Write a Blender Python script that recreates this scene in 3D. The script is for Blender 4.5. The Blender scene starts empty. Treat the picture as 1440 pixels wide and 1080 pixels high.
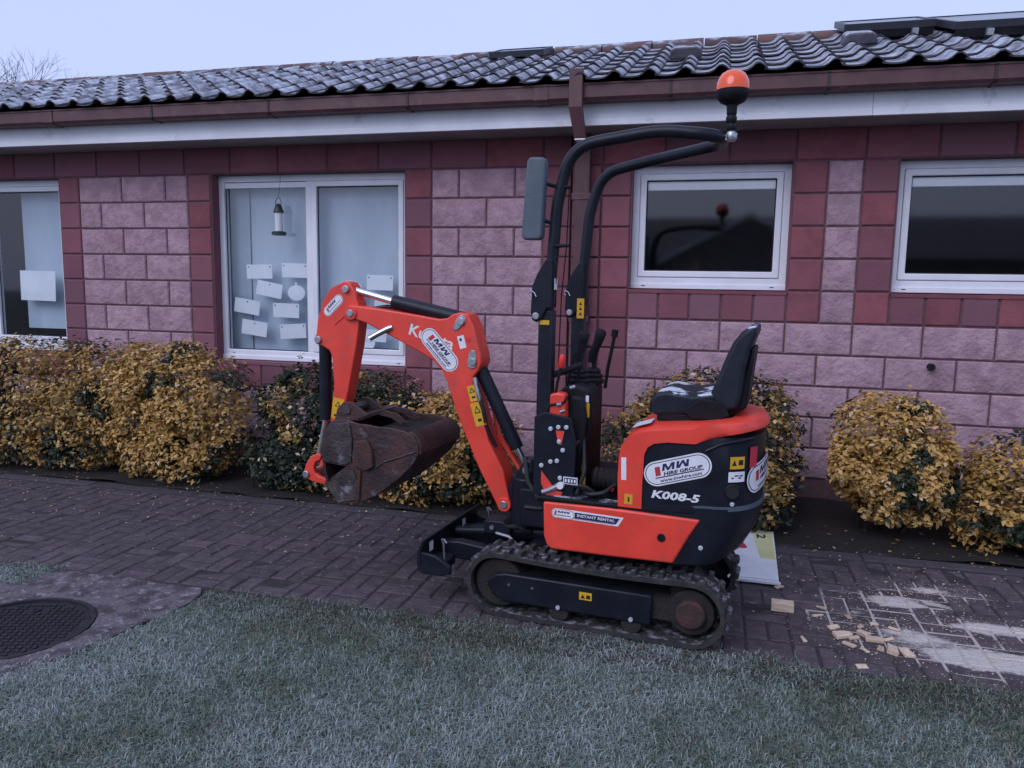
import bpy, bmesh, math, random
import numpy as np
from mathutils import Vector, Matrix, noise

random.seed(7)
np.random.seed(7)
R = math.radians
sc = bpy.context.scene
col = sc.collection

# ------------------------------------------------------------------ camera
PIT, ROL, YAW, WALL_Y, CAM_H = 0.128238, -0.015856, 0.254517, 5.847, 1.55
cy, sy = math.cos(YAW), math.sin(YAW)
rv = Vector((cy, sy, 0)); fw = Vector((-sy, cy, 0)); zz = Vector((0, 0, 1))
F = fw * math.cos(PIT) - zz * math.sin(PIT)
U = fw * math.sin(PIT) + zz * math.cos(PIT)
R2 = rv * math.cos(ROL) - U * math.sin(ROL)
U2 = rv * math.sin(ROL) + U * math.cos(ROL)
cd = bpy.data.cameras.new('camera'); cam = bpy.data.objects.new('camera', cd); col.objects.link(cam)
cd.sensor_width = 36; cd.lens = 1085 / 1440 * 36; cd.clip_end = 400; cd.clip_start = 0.05
M = Matrix((R2, U2, -F)).transposed().to_4x4(); M.translation = (0, 0, CAM_H)
cam.matrix_world = M
sc.camera = cam

# ------------------------------------------------------------------ sky, sun, exposure
SUN_EL, SUN_AZ = R(42), R(205)          # azimuth: clockwise from +Y, the sun stands behind the camera and a little left
w = bpy.data.worlds.new('World'); sc.world = w; w.use_nodes = True
nt = w.node_tree; nt.nodes.clear()
sky = nt.nodes.new('ShaderNodeTexSky'); sky.sky_type = 'NISHITA'; sky.sun_disc = False
sky.sun_elevation = SUN_EL; sky.sun_rotation = SUN_AZ; sky.dust_density = 3.0; sky.ozone_density = 3.0
b1 = nt.nodes.new('ShaderNodeBackground'); b1.inputs['Strength'].default_value = 0.02
b2 = nt.nodes.new('ShaderNodeBackground'); b2.inputs['Color'].default_value = (0.535, 0.625, 0.95, 1); b2.inputs['Strength'].default_value = 0.93
ad = nt.nodes.new('ShaderNodeAddShader'); wo = nt.nodes.new('ShaderNodeOutputWorld')
tcw = nt.nodes.new('ShaderNodeTexCoord'); cn = nt.nodes.new('ShaderNodeTexNoise'); cn.inputs['Scale'].default_value = 2.2; cn.inputs['Detail'].default_value = 4
cmx = nt.nodes.new('ShaderNodeMix'); cmx.data_type = 'RGBA'; cmx.inputs[6].default_value = (0.500, 0.585, 0.94, 1); cmx.inputs[7].default_value = (0.570, 0.660, 1.0, 1)
nt.links.new(tcw.outputs['Generated'], cn.inputs['Vector']); nt.links.new(cn.outputs['Fac'], cmx.inputs[0]); nt.links.new(cmx.outputs[2], b2.inputs['Color'])
nt.links.new(sky.outputs[0], b1.inputs['Color'])
nt.links.new(b1.outputs[0], ad.inputs[0]); nt.links.new(b2.outputs[0], ad.inputs[1]); nt.links.new(ad.outputs[0], wo.inputs[0])
sl = bpy.data.lights.new('sun', 'SUN'); sl.energy = 1.2; sl.angle = R(40); sl.color = (0.86, 0.86, 1.0)
so = bpy.data.objects.new('sun', sl); col.objects.link(so)
sd = Vector((math.sin(SUN_AZ) * math.cos(SUN_EL), math.cos(SUN_AZ) * math.cos(SUN_EL), math.sin(SUN_EL)))
so.rotation_euler = sd.to_track_quat('Z', 'Y').to_euler(); so.location = (0, -5, 12)
vs = sc.view_settings
vs.view_transform = 'Standard'; vs.look = 'None'; vs.exposure = 0.13; vs.gamma = 1.0
sc.cycles.use_denoising = True
sc.cycles.max_bounces = 6; sc.cycles.transparent_max_bounces = 12

# ------------------------------------------------------------------ materials
MATS = {}
def mat(name, c1, c2=None, scale=8, rough=0.6, metal=0.0, bump=0.0, bscale=40, rand=0.0, coat=0.0, spec=0.5, lo=0.35, hi=0.65,
        randc=None, c3=None, c3scale=3, c3lo=0.5, c3hi=0.6, c3up=False, world=False, rvar=0.0, detail=5, stretch=None):
    """noise-mixed principled; c3 is a second, patchy layer (frost, rust, dirt); rand varies value per object"""
    m = bpy.data.materials.new(name); m.use_nodes = True; n = m.node_tree.nodes; l = m.node_tree.links
    p = n['Principled BSDF']; p.inputs['Roughness'].default_value = rough; p.inputs['Metallic'].default_value = metal
    p.inputs['Coat Weight'].default_value = coat; p.inputs['Coat Roughness'].default_value = 0.15; p.inputs['Specular IOR Level'].default_value = spec
    if world:
        g = n.new('ShaderNodeNewGeometry'); co = g.outputs['Position']
    else:
        tc = n.new('ShaderNodeTexCoord'); oi = n.new('ShaderNodeObjectInfo')
        ml = n.new('ShaderNodeVectorMath'); ml.operation = 'MULTIPLY_ADD'
        cx = n.new('ShaderNodeCombineXYZ')
        l.new(oi.outputs['Random'], cx.inputs[0]); l.new(oi.outputs['Random'], cx.inputs[1]); l.new(oi.outputs['Random'], cx.inputs[2])
        l.new(cx.outputs[0], ml.inputs[0]); ml.inputs[1].default_value = (37, 91, 53); l.new(tc.outputs['Object'], ml.inputs[2])
        co = ml.outputs[0]
    if stretch:
        mp = n.new('ShaderNodeMapping'); mp.inputs['Scale'].default_value = stretch; l.new(co, mp.inputs['Vector']); co = mp.outputs[0]
    def nz(s, d=detail):
        t = n.new('ShaderNodeTexNoise'); t.inputs['Scale'].default_value = s; t.inputs['Detail'].default_value = d; t.inputs['Roughness'].default_value = 0.62
        l.new(co, t.inputs['Vector']); return t.outputs['Fac']
    def rng(v, a, b):
        t = n.new('ShaderNodeMapRange'); t.interpolation_type = 'SMOOTHSTEP'
        t.inputs['From Min'].default_value = a; t.inputs['From Max'].default_value = b; l.new(v, t.inputs['Value']); return t.outputs['Result']
    def mixc(f, a, b):
        t = n.new('ShaderNodeMix'); t.data_type = 'RGBA'; l.new(f, t.inputs[0])
        for v, i in ((a, 6), (b, 7)):
            if isinstance(v, tuple): t.inputs[i].default_value = (*v, 1)
            else: l.new(v, t.inputs[i])
        return t.outputs[2]
    c = c1
    if c2: c = mixc(rng(nz(scale), lo, hi), c1, c2)
    if randc:
        oi3 = n.new('ShaderNodeObjectInfo'); wn_ = n.new('ShaderNodeTexWhiteNoise'); wn_.noise_dimensions = '1D'; l.new(oi3.outputs['Random'], wn_.inputs['W'])
        c = mixc(wn_.outputs['Value'], c, randc)
    if rand:
        oi2 = n.new('ShaderNodeObjectInfo'); hs = n.new('ShaderNodeHueSaturation')
        mr = n.new('ShaderNodeMapRange'); mr.inputs['To Min'].default_value = 1 - rand; mr.inputs['To Max'].default_value = 1 + rand
        l.new(oi2.outputs['Random'], mr.inputs['Value']); l.new(mr.outputs[0], hs.inputs['Value'])
        if isinstance(c, tuple): hs.inputs['Color'].default_value = (*c, 1)
        else: l.new(c, hs.inputs['Color'])
        c = hs.outputs[0]
    if c3:
        f = rng(nz(c3scale), c3lo, c3hi)
        if c3up:
            g2 = n.new('ShaderNodeNewGeometry'); sx = n.new('ShaderNodeSeparateXYZ'); l.new(g2.outputs['Normal'], sx.inputs[0])
            mm = n.new('ShaderNodeMath'); mm.operation = 'MULTIPLY'; l.new(f, mm.inputs[0]); l.new(rng(sx.outputs[2], 0.35, 0.85), mm.inputs[1]); f = mm.outputs[0]
        c = mixc(f, c, c3)
    if isinstance(c, tuple): p.inputs['Base Color'].default_value = (*c, 1)
    else: l.new(c, p.inputs['Base Color'])
    if rvar:
        t = n.new('ShaderNodeMapRange'); t.inputs['To Min'].default_value = rough - rvar; t.inputs['To Max'].default_value = rough + rvar
        l.new(nz(scale * 1.7), t.inputs['Value']); l.new(t.outputs[0], p.inputs['Roughness'])
    if bump:
        bn = n.new('ShaderNodeBump'); bn.inputs['Strength'].default_value = bump; bn.inputs['Distance'].default_value = 0.02
        l.new(nz(bscale, 6), bn.inputs['Height']); l.new(bn.outputs[0], p.inputs['Normal'])
    MATS[name] = m
    return m

mat('pale_block', (0.46, 0.302, 0.345), (0.34, 0.218, 0.255), 9, 0.9, bump=1.0, bscale=26, rand=0.09, spec=0.2)
mat('red_block', (0.275, 0.090, 0.104), (0.205, 0.068, 0.080), 5, 0.85, bump=0.25, bscale=60, rand=0.14, spec=0.2, randc=(0.205, 0.098, 0.122))
mat('mortar', (0.155, 0.088, 0.100), (0.115, 0.064, 0.074), 30, 0.95, bump=0.3)
mat('upvc', (0.80, 0.81, 0.85), (0.72, 0.73, 0.77), 3, 0.4, spec=0.4)
mat('gutter_dark', (0.030, 0.015, 0.018), rough=0.5)
mat('fascia_white', (0.80, 0.81, 0.85), (0.70, 0.71, 0.75), 2.2, 0.5, c3=(0.40, 0.41, 0.42), c3scale=6, c3lo=0.58, c3hi=0.8)
mat('soffit', (0.30, 0.29, 0.30), (0.24, 0.23, 0.24), 3, 0.7)
mat('gutter_brown', (0.105, 0.042, 0.044), (0.075, 0.030, 0.034), 5, 0.5, c3=(0.16, 0.095, 0.10), c3scale=9, c3lo=0.55, c3hi=0.8)
mat('tile', (0.052, 0.050, 0.062), (0.085, 0.080, 0.095), 6, 0.6, bump=0.3, bscale=50, rand=0.3, c3=(0.52, 0.55, 0.63), c3scale=9, c3lo=0.30, c3hi=0.74, c3up=True)
mat('ridge_tile', (0.12, 0.06, 0.05), (0.07, 0.045, 0.05), 6, 0.7, rand=0.3, c3=(0.45, 0.47, 0.52), c3scale=6, c3lo=0.45, c3hi=0.65, c3up=True)
mat('rubber_gasket', (0.012, 0.012, 0.015), rough=0.6)
mat('blind', (0.46, 0.56, 0.66), (0.37, 0.47, 0.57), 2.5, 0.9, stretch=(1, 1, 0.3))
mat('blind_dark', (0.35, 0.44, 0.53), (0.30, 0.39, 0.47), 2.5, 0.9)
mat('paper', (0.74, 0.79, 0.85), (0.68, 0.73, 0.80), 3, 0.8)
mat('interior', (0.085, 0.085, 0.095), (0.06, 0.06, 0.068), 2, 0.9)
mat('soil', (0.018, 0.013, 0.011), (0.010, 0.008, 0.007), 14, 0.95, bump=0.8, bscale=40, c3=(0.07, 0.05, 0.03), c3scale=45, c3lo=0.66, c3hi=0.72)
mat('kerb', (0.062, 0.050, 0.058), (0.040, 0.033, 0.039), 12, 0.85, bump=0.3, bscale=80, rand=0.15, c3=(0.20, 0.18, 0.19), c3scale=24, c3lo=0.62, c3hi=0.75)
mat('concrete', (0.14, 0.115, 0.128), (0.065, 0.050, 0.060), 11, 0.9, bump=0.9, bscale=50, c3=(0.27, 0.25, 0.28), c3scale=24, c3lo=0.54, c3hi=0.68, lo=.42, hi=.6)
mat('cast_iron', (0.022, 0.020, 0.026), (0.035, 0.030, 0.036), 20, 0.55, metal=0.3, bump=0.3, bscale=120)
mat('ground_grass', (0.07, 0.085, 0.075), (0.12, 0.135, 0.13), 12, 0.95, bump=0.6, bscale=60)
mat('bark', (0.045, 0.034, 0.028), (0.025, 0.018, 0.015), 20, 0.9, bump=0.5)
mat('paint_red', (0.84, 0.066, 0.038), (0.72, 0.052, 0.032), 4, 0.40, coat=0.12, c3=(0.42, 0.080, 0.056), c3scale=9, c3lo=0.52, c3hi=0.85, bump=0.04, bscale=120, rvar=0.12)
mat('paint_black', (0.008, 0.010, 0.016), (0.013, 0.015, 0.023), 7, 0.38, spec=0.25, c3=(0.026, 0.027, 0.034), c3scale=16, c3lo=0.62, c3hi=0.9, bump=0.04, bscale=90)
mat('plastic_black', (0.007, 0.007, 0.010), (0.013, 0.013, 0.017), 9, 0.55, spec=0.2, bump=0.05, bscale=120)
mat('vinyl', (0.010, 0.013, 0.021), (0.018, 0.022, 0.032), 9, 0.48, spec=0.25, bump=0.08, bscale=90, c3=(0.62, 0.66, 0.74), c3scale=7, c3lo=0.50, c3hi=0.56, c3up=True)
mat('rubber', (0.018, 0.016, 0.017), (0.040, 0.034, 0.034), 13, 0.8, bump=0.4, bscale=70, c3=(0.22, 0.22, 0.26), c3scale=26, c3lo=0.46, c3hi=0.66, c3up=True)
mat('track_dirt', (0.011, 0.010, 0.010), (0.026, 0.020, 0.018), 12, 0.85, bump=0.5, bscale=60)
mat('rust', (0.075, 0.030, 0.023), (0.038, 0.020, 0.018), 14, 0.8, bump=0.4, bscale=80)
mat('bucket_steel', (0.075, 0.032, 0.027), (0.026, 0.016, 0.018), 7, 0.55, metal=0.15, bump=0.35, bscale=50, c3=(0.16, 0.13, 0.13), c3scale=10, c3lo=0.55, c3hi=0.75)
mat('bucket_worn', (0.085, 0.068, 0.066), (0.034, 0.024, 0.024), 9, 0.5, metal=0.3, bump=0.4, bscale=60, c3=(0.26, 0.26, 0.30), c3scale=12, c3lo=0.52, c3hi=0.72)
mat('chrome', (0.72, 0.73, 0.76), rough=0.16, metal=1.0)
mat('zinc', (0.50, 0.50, 0.52), (0.36, 0.36, 0.38), 30, 0.38, metal=0.85)
mat('bolt_pale', (0.55, 0.58, 0.62), rough=0.4, metal=0.3)
mat('sticker_white', (0.78, 0.78, 0.80), (0.70, 0.70, 0.73), 10, 0.35)
mat('sticker_navy', (0.020, 0.022, 0.085), rough=0.4)
mat('sticker_red', (0.50, 0.035, 0.055), rough=0.4)
mat('sticker_yellow', (0.72, 0.40, 0.018), (0.62, 0.34, 0.02), 14, 0.4)
mat('sticker_black', (0.012, 0.012, 0.012), rough=0.5)
mat('pad_grey', (0.085, 0.11, 0.135), (0.065, 0.085, 0.11), 8, 0.5, bump=0.1, bscale=90)
mat('knob_red', (0.72, 0.03, 0.025), rough=0.35)
mat('frost_mat', (0.05, 0.055, 0.07), (0.40, 0.43, 0.50), 16, 0.7, lo=0.5, hi=0.6, bump=0.2)
mat('wood', (0.62, 0.50, 0.38), (0.48, 0.35, 0.25), 22, 0.75, rand=0.22, bump=0.15, bscale=60, stretch=(1, 6, 6))
mat('board_white', (0.76, 0.77, 0.79), (0.66, 0.67, 0.70), 6, 0.55)
mat('board_red', (0.52, 0.04, 0.075), rough=0.5)
mat('board_yellow', (0.58, 0.58, 0.24), (0.68, 0.68, 0.42), 5, 0.5)
mat('panel_glass', (0.015, 0.017, 0.026), rough=0.18)
mat('panel_frame', (0.045, 0.048, 0.058), rough=0.45, metal=0.3)
mat('alu', (0.62, 0.63, 0.66), rough=0.4, metal=0.7)
mat('house_wall', (0.22, 0.19, 0.18), (0.17, 0.145, 0.14), 6, 0.9)
mat('house_roof', (0.16, 0.15, 0.165), (0.11, 0.105, 0.115), 6, 0.8)
mat('feeder_green', (0.02, 0.04, 0.035), rough=0.4)
mat('feeder_tube', (0.70, 0.72, 0.74), rough=0.25)

def leaf_mat(name, cols, rough=0.5):
    m = bpy.data.materials.new(name); m.use_nodes = True; n = m.node_tree.nodes; l = m.node_tree.links
    p = n['Principled BSDF']; p.inputs['Roughness'].default_value = rough; p.inputs['Specular IOR Level'].default_value = 0.4
    a = n.new('ShaderNodeAttribute'); a.attribute_name = 'tone'; cr = n.new('ShaderNodeValToRGB')
    e = cr.color_ramp.elements
    while len(e) < len(cols): e.new(0.5)
    for i, (pos, c) in enumerate(cols): e[i].position = pos; e[i].color = (*c, 1)
    l.new(a.outputs['Fac'], cr.inputs[0]); l.new(cr.outputs[0], p.inputs['Base Color'])
    tr = n.new('ShaderNodeBsdfTranslucent'); l.new(cr.outputs[0], tr.inputs['Color'])
    mx = n.new('ShaderNodeMixShader'); mx.inputs[0].default_value = 0.2
    l.new(p.outputs[0], mx.inputs[1]); l.new(tr.outputs[0], mx.inputs[2]); l.new(mx.outputs[0], n['Material Output'].inputs['Surface'])
    MATS[name] = m
leaf_mat('leaf', [(0.0, (0.016, 0.026, 0.018)), (0.28, (0.035, 0.050, 0.024)), (0.40, (0.15, 0.105, 0.036)), (0.56, (0.44, 0.255, 0.066)), (0.80, (0.68, 0.43, 0.14)), (1.0, (0.66, 0.52, 0.33))])
leaf_mat('grass_blade', [(0.0, (0.045, 0.068, 0.036)), (0.3, (0.120, 0.158, 0.108)), (0.55, (0.225, 0.272, 0.228)), (0.85, (0.39, 0.435, 0.435)), (1.0, (0.25, 0.20, 0.14))], 0.8)

def glass_mat():
    m = bpy.data.materials.new('glass'); m.use_nodes = True; n = m.node_tree.nodes; l = m.node_tree.links; n.remove(n['Principled BSDF'])
    t = n.new('ShaderNodeBsdfTransparent'); t.inputs[0].default_value = (0.97, 0.985, 0.985, 1)
    g = n.new('ShaderNodeBsdfGlossy'); g.inputs['Roughness'].default_value = 0.05
    lw = n.new('ShaderNodeLayerWeight'); pw = n.new('ShaderNodeMath'); pw.operation = 'POWER'; pw.inputs[1].default_value = 5; l.new(lw.outputs['Facing'], pw.inputs[0])
    fm = n.new('ShaderNodeMath'); fm.operation = 'MULTIPLY_ADD'; fm.inputs[1].default_value = 0.9; fm.inputs[2].default_value = 0.10; l.new(pw.outputs[0], fm.inputs[0])
    lw.inputs['Blend'].default_value = 0.5
    mx = n.new('ShaderNodeMixShader'); l.new(fm.outputs[0], mx.inputs[0]); l.new(t.outputs[0], mx.inputs[1]); l.new(g.outputs[0], mx.inputs[2])
    l.new(mx.outputs[0], n['Material Output'].inputs['Surface']); MATS['glass'] = m
glass_mat()
def amber_mat():
    m = bpy.data.materials.new('amber'); m.use_nodes = True; p = m.node_tree.nodes['Principled BSDF']
    p.inputs['Base Color'].default_value = (0.85, 0.10, 0.006, 1); p.inputs['Roughness'].default_value = 0.2; p.inputs['Coat Weight'].default_value = 0.5
    p.inputs['Subsurface Weight'].default_value = 0.4; p.inputs['Subsurface Radius'].default_value = (0.05, 0.015, 0.004); MATS['amber'] = m
amber_mat()
def paver_mat(name, c1, c2, dustc, joint=False):
    """paver or bedding sand; pale sawdust lies in one area of the path and fills the joints there"""
    m = mat(name, c1, c2, 14, 0.85, bump=0.45, bscale=70, rand=0.0 if joint else 0.22, world=True, c3=(0.17, 0.150, 0.165) if not joint else None, c3scale=26, c3lo=0.58, c3hi=0.72)
    n = m.node_tree.nodes; l = m.node_tree.links; p = n['Principled BSDF']; src = p.inputs['Base Color'].links[0].from_socket
    g = n.new('ShaderNodeNewGeometry')
    tot = None
    for (x, y, rx, ry, wgt) in ((0.95, 4.08, .22, .12, 1.0), (1.33, 3.86, .30, .10, 1.0), (1.20, 3.52, .40, .17, 1.0), (0.95, 3.66, .38, .24, .72), (1.55, 3.45, .4, .18, .9), (0.75, 3.9, .35, .3, .52), (1.15, 4.28, .28, .12, .68)):
        mp = n.new('ShaderNodeMapping'); mp.vector_type = 'POINT'
        mp.inputs['Location'].default_value = (-x / rx, -y / ry, 0); mp.inputs['Scale'].default_value = (1 / rx, 1 / ry, 0)
        l.new(g.outputs['Position'], mp.inputs['Vector'])
        ln = n.new('ShaderNodeVectorMath'); ln.operation = 'LENGTH'; l.new(mp.outputs[0], ln.inputs[0])
        mr = n.new('ShaderNodeMapRange'); mr.inputs['From Min'].default_value = 1.35; mr.inputs['From Max'].default_value = 0.1; mr.inputs['To Max'].default_value = wgt
        l.new(ln.outputs['Value'], mr.inputs['Value'])
        if tot is None: tot = mr.outputs[0]
        else:
            mx = n.new('ShaderNodeMath'); mx.operation = 'MAXIMUM'; l.new(tot, mx.inputs[0]); l.new(mr.outputs[0], mx.inputs[1]); tot = mx.outputs[0]
    nz = n.new('ShaderNodeTexNoise'); nz.inputs['Scale'].default_value = 11; nz.inputs['Detail'].default_value = 9; nz.inputs['Roughness'].default_value = 0.78
    mp2 = n.new('ShaderNodeMapping'); mp2.inputs['Scale'].default_value = (0.7, 1.6, 1); l.new(g.outputs['Position'], mp2.inputs[0]); l.new(mp2.outputs[0], nz.inputs['Vector'])
    a = n.new('ShaderNodeMath'); a.operation = 'ADD'; l.new(tot, a.inputs[0]); l.new(nz.outputs['Fac'], a.inputs[1])
    mr = n.new('ShaderNodeMapRange'); mr.interpolation_type = 'SMOOTHSTEP'
    mr.inputs['From Min'].default_value = 0.58 if joint else 1.0; mr.inputs['From Max'].default_value = 0.85 if joint else 1.2
    mr.inputs['To Max'].default_value = 0.9
    l.new(a.outputs[0], mr.inputs['Value'])
    mc = n.new('ShaderNodeMix'); mc.data_type = 'RGBA'; l.new(mr.outputs[0], mc.inputs[0]); l.new(src, mc.inputs[6]); mc.inputs[7].default_value = (*dustc, 1)
    l.new(mc.outputs[2], p.inputs['Base Color'])
paver_mat('paver', (0.092, 0.069, 0.076), (0.053, 0.041, 0.047), (0.58, 0.53, 0.50))
paver_mat('bedding', (0.022, 0.018, 0.020), (0.036, 0.030, 0.032), (0.50, 0.45, 0.42), True)

# ------------------------------------------------------------------ mesh helpers
class MB:
    def __init__(s): s.v = []; s.f = []
    def add(s, v, f):
        o = len(s.v); s.v += [tuple(p) for p in v]; s.f += [tuple(i + o for i in q) for q in f]; return s
    def box(s, x0, x1, y0, y1, z0, z1):
        return s.add([(x0, y0, z0), (x1, y0, z0), (x1, y1, z0), (x0, y1, z0), (x0, y0, z1), (x1, y0, z1), (x1, y1, z1), (x0, y1, z1)],
                     [(0, 3, 2, 1), (4, 5, 6, 7), (0, 1, 5, 4), (1, 2, 6, 5), (2, 3, 7, 6), (3, 0, 4, 7)])
    def prism(s, poly, y0, y1):                       # polygon in x-z, swept along y
        n = len(poly)
        a = sum(poly[i][0] * poly[(i + 1) % n][1] - poly[(i + 1) % n][0] * poly[i][1] for i in range(n))
        if a < 0: poly = poly[::-1]
        v = [(x, y0, z) for x, z in poly] + [(x, y1, z) for x, z in poly]
        return s.add(v, [tuple(range(n)), tuple(range(2 * n - 1, n - 1, -1))] + [((i + 1) % n, i, n + i, n + (i + 1) % n) for i in range(n)])
    def slab(s, poly, z0, z1):                        # polygon in x-y, swept along z
        n = len(poly)
        a = sum(poly[i][0] * poly[(i + 1) % n][1] - poly[(i + 1) % n][0] * poly[i][1] for i in range(n))
        if a < 0: poly = poly[::-1]
        v = [(x, y, z0) for x, y in poly] + [(x, y, z1) for x, y in poly]
        return s.add(v, [tuple(range(n - 1, -1, -1)), tuple(range(n, 2 * n))] + [(i, (i + 1) % n, n + (i + 1) % n, n + i) for i in range(n)])
    def tube(s, path, r, n=10, cap=True):
        path = [Vector(p) for p in path]; rr = r if isinstance(r, (list, tuple)) else [r] * len(path)
        t0 = (path[1] - path[0]).normalized(); up = Vector((0, 0, 1)) if abs(t0.z) < 0.9 else Vector((1, 0, 0))
        u = t0.cross(up).normalized(); rings = []
        for i, p in enumerate(path):
            t = (path[min(i + 1, len(path) - 1)] - path[max(i - 1, 0)]).normalized()
            u = (u - t * u.dot(t)).normalized(); w = t.cross(u)
            rings.append([p + (u * math.cos(2 * math.pi * k / n) + w * math.sin(2 * math.pi * k / n)) * rr[i] for k in range(n)])
        v = [q for rg in rings for q in rg]; f = []
        for i in range(len(rings) - 1):
            for k in range(n): f.append((i * n + k, i * n + (k + 1) % n, (i + 1) * n + (k + 1) % n, (i + 1) * n + k))
        if cap: f += [tuple(range(n - 1, -1, -1)), tuple(range((len(rings) - 1) * n, len(rings) * n))]
        return s.add(v, f)
    def cyl(s, p0, p1, r, n=16, r2=None): return s.tube([p0, p1], [r, r if r2 is None else r2], n)
    def lathe(s, prof, c=(0, 0, 0), n=20):            # (radius, z) profile about the vertical axis through c
        v = []; f = []
        for r, z in prof: v += [(c[0] + r * math.cos(2 * math.pi * k / n), c[1] + r * math.sin(2 * math.pi * k / n), c[2] + z) for k in range(n)]
        for i in range(len(prof) - 1):
            for k in range(n): f.append((i * n + k, i * n + (k + 1) % n, (i + 1) * n + (k + 1) % n, (i + 1) * n + k))
        f += [tuple(range(n - 1, -1, -1)), tuple(range((len(prof) - 1) * n, len(prof) * n))]
        return s.add(v, f)
    def mesh(s, name, smooth=35):
        me = bpy.data.meshes.new(name); me.from_pydata(s.v, [], s.f); me.validate()
        if smooth:
            me.polygons.foreach_set('use_smooth', [True] * len(me.polygons)); me.set_sharp_from_angle(angle=R(smooth))
        return me
    def build(s, name, m, parent=None, smooth=35, bevel=0, seg=2):
        o = link(name, s.mesh(name, smooth), m, parent)
        if bevel:
            b = o.modifiers.new('bevel', 'BEVEL'); b.width = bevel; b.segments = seg; b.limit_method = 'ANGLE'; b.angle_limit = R(40); b.harden_normals = False
        return o
def link(name, me, m=None, parent=None):
    o = bpy.data.objects.new(name, me); col.objects.link(o)
    if m is not None and not me.materials: me.materials.append(MATS[m] if isinstance(m, str) else m)
    if parent: o.parent = parent
    return o
def empty(name, loc=(0, 0, 0), rz=0.0):
    o = bpy.data.objects.new(name, None); col.objects.link(o); o.location = loc; o.rotation_euler = (0, 0, rz); o.empty_display_size = 0.1; return o
def tag(o, label, cat, group=None):
    o['label'] = label; o['category'] = cat
    if group: o['group'] = group
    return o
def kind(o, k): o['kind'] = k; return o
def np_mesh(name, V, faces, m, tone=None, parent=None):
    """V (n,3), faces (m,k) arrays; tone per face"""
    me = bpy.data.meshes.new(name); k = faces.shape[1]
    me.vertices.add(len(V)); me.vertices.foreach_set('co', V.astype(np.float32).ravel())
    me.loops.add(faces.size); me.loops.foreach_set('vertex_index', faces.astype(np.int32).ravel())
    me.polygons.add(len(faces)); me.polygons.foreach_set('loop_start', np.arange(0, faces.size, k, dtype=np.int32)); me.polygons.foreach_set('loop_total', np.full(len(faces), k, dtype=np.int32))
    me.update(calc_edges=True)
    if tone is not None:
        a = me.attributes.new('tone', 'FLOAT', 'FACE'); a.data.foreach_set('value', tone.astype(np.float32))
    return link(name, me, m, parent)

# ------------------------------------------------------------------ ground
g = MB().add([(-90, -60, -0.03), (90, -60, -0.03), (90, 120, -0.03), (-90, 120, -0.03)], [(0, 1, 2, 3)]).build('ground', 'ground_grass', smooth=0); kind(g, 'structure')
PX0, PX1, PY0, PY1 = -9.0, 4.6, 3.05, 4.65
path = MB().box(PX0, PX1, PY0, PY1 + .2, -0.029, -0.0045).build('path', 'bedding', smooth=0); kind(path, 'structure')
# basket-weave brick pavers, 200 x 100 mm in pairs
def paver_mesh(i):
    L, W, c = .0962, .0462, .006; z0, z1 = -.03, .0
    j = [random.uniform(-.0015, .0015) for _ in range(4)]
    v = [(-L, -W, z0), (L, -W, z0), (L, W, z0), (-L, W, z0), (-L, -W, z1 - c), (L, -W, z1 - c), (L, W, z1 - c), (-L, W, z1 - c),
         (-L + c, -W + c, z1 + j[0]), (L - c, -W + c, z1 + j[1]), (L - c, W - c, z1 + j[2]), (-L + c, W - c, z1 + j[3])]
    f = [(0, 1, 5, 4), (1, 2, 6, 5), (2, 3, 7, 6), (3, 0, 4, 7), (4, 5, 9, 8), (5, 6, 10, 9), (6, 7, 11, 10), (7, 4, 8, 11), (8, 9, 10, 11)]
    b = MB().add(v, f); return b
pav = [paver_mesh(i) for i in range(6)]; pavm = [p.mesh('paver', 0) for p in pav]
spots = []
nx, ny = int(round((PX1 - PX0) / .2)), int(round((PY1 - PY0) / .2))
for i in range(nx):
    for j in range(ny):
        x, y = PX0 + .2 * i + .1, PY0 + .2 * j + .1
        for s in (-.05, .05):
            if (i + j) % 2: spots.append((x, y + s, 0))
            else: spots.append((x + s, y, 1))
def vis(p):
    d = Vector(p) - Vector((0, 0, CAM_H)); z = d.dot(F)
    if z < .3: return None
    return 720 + 1085 * d.dot(R2) / z, 540 - 1085 * d.dot(U2) / z, z
def size_key(x, y, z=0):
    q = vis((x, y, z))
    if q is None or not (-30 < q[0] < 1470 and -30 < q[1] < 1110): return 1e3 + abs(x)
    return q[2]
spots = [q for q in spots if q[1] > 3.2 or q[0] < -3.5]
spots.sort(key=lambda q: size_key(q[0], q[1]))
rest = MB()
for n_, (x, y, r) in enumerate(spots):
    k = random.randrange(6); dz = random.uniform(-.004, .003); rz = (math.pi / 2 if r else 0) + random.uniform(-.012, .012)
    if n_ < 300:
        o = link('paver', pavm[k], 'paver', path); o.location = (x, y, dz); o.rotation_euler = (random.uniform(-.012, .012), random.uniform(-.012, .012), rz)
    else:
        c, s = math.cos(rz), math.sin(rz)
        rest.add([(x + px * c - py * s, y + px * s + py * c, pz + dz) for px, py, pz in pav[k].v], pav[k].f)
kind(rest.build('paver_field', 'paver', path, smooth=0), 'stuff')
# edging kerb along the planting bed
kerb = MB().box(PX0, PX1, 4.66, 4.80, -.03, -.006).build('kerb', 'mortar', smooth=0); kind(kerb, 'structure')
km = MB().box(-.445, .445, -.055, .055, -.05, .045).mesh('kerb_stone', 0)
x = PX0 + .45
while x < PX1:
    o = link('kerb_stone', km, 'kerb', kerb); o.location = (x, 4.73, random.uniform(-.046, -.038)); o.rotation_euler = (0, random.uniform(-.006, .006), random.uniform(-.006, .006))
    b = o.modifiers.new('bevel', 'BEVEL'); b.width = .012; b.segments = 2
    x += .9
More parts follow.
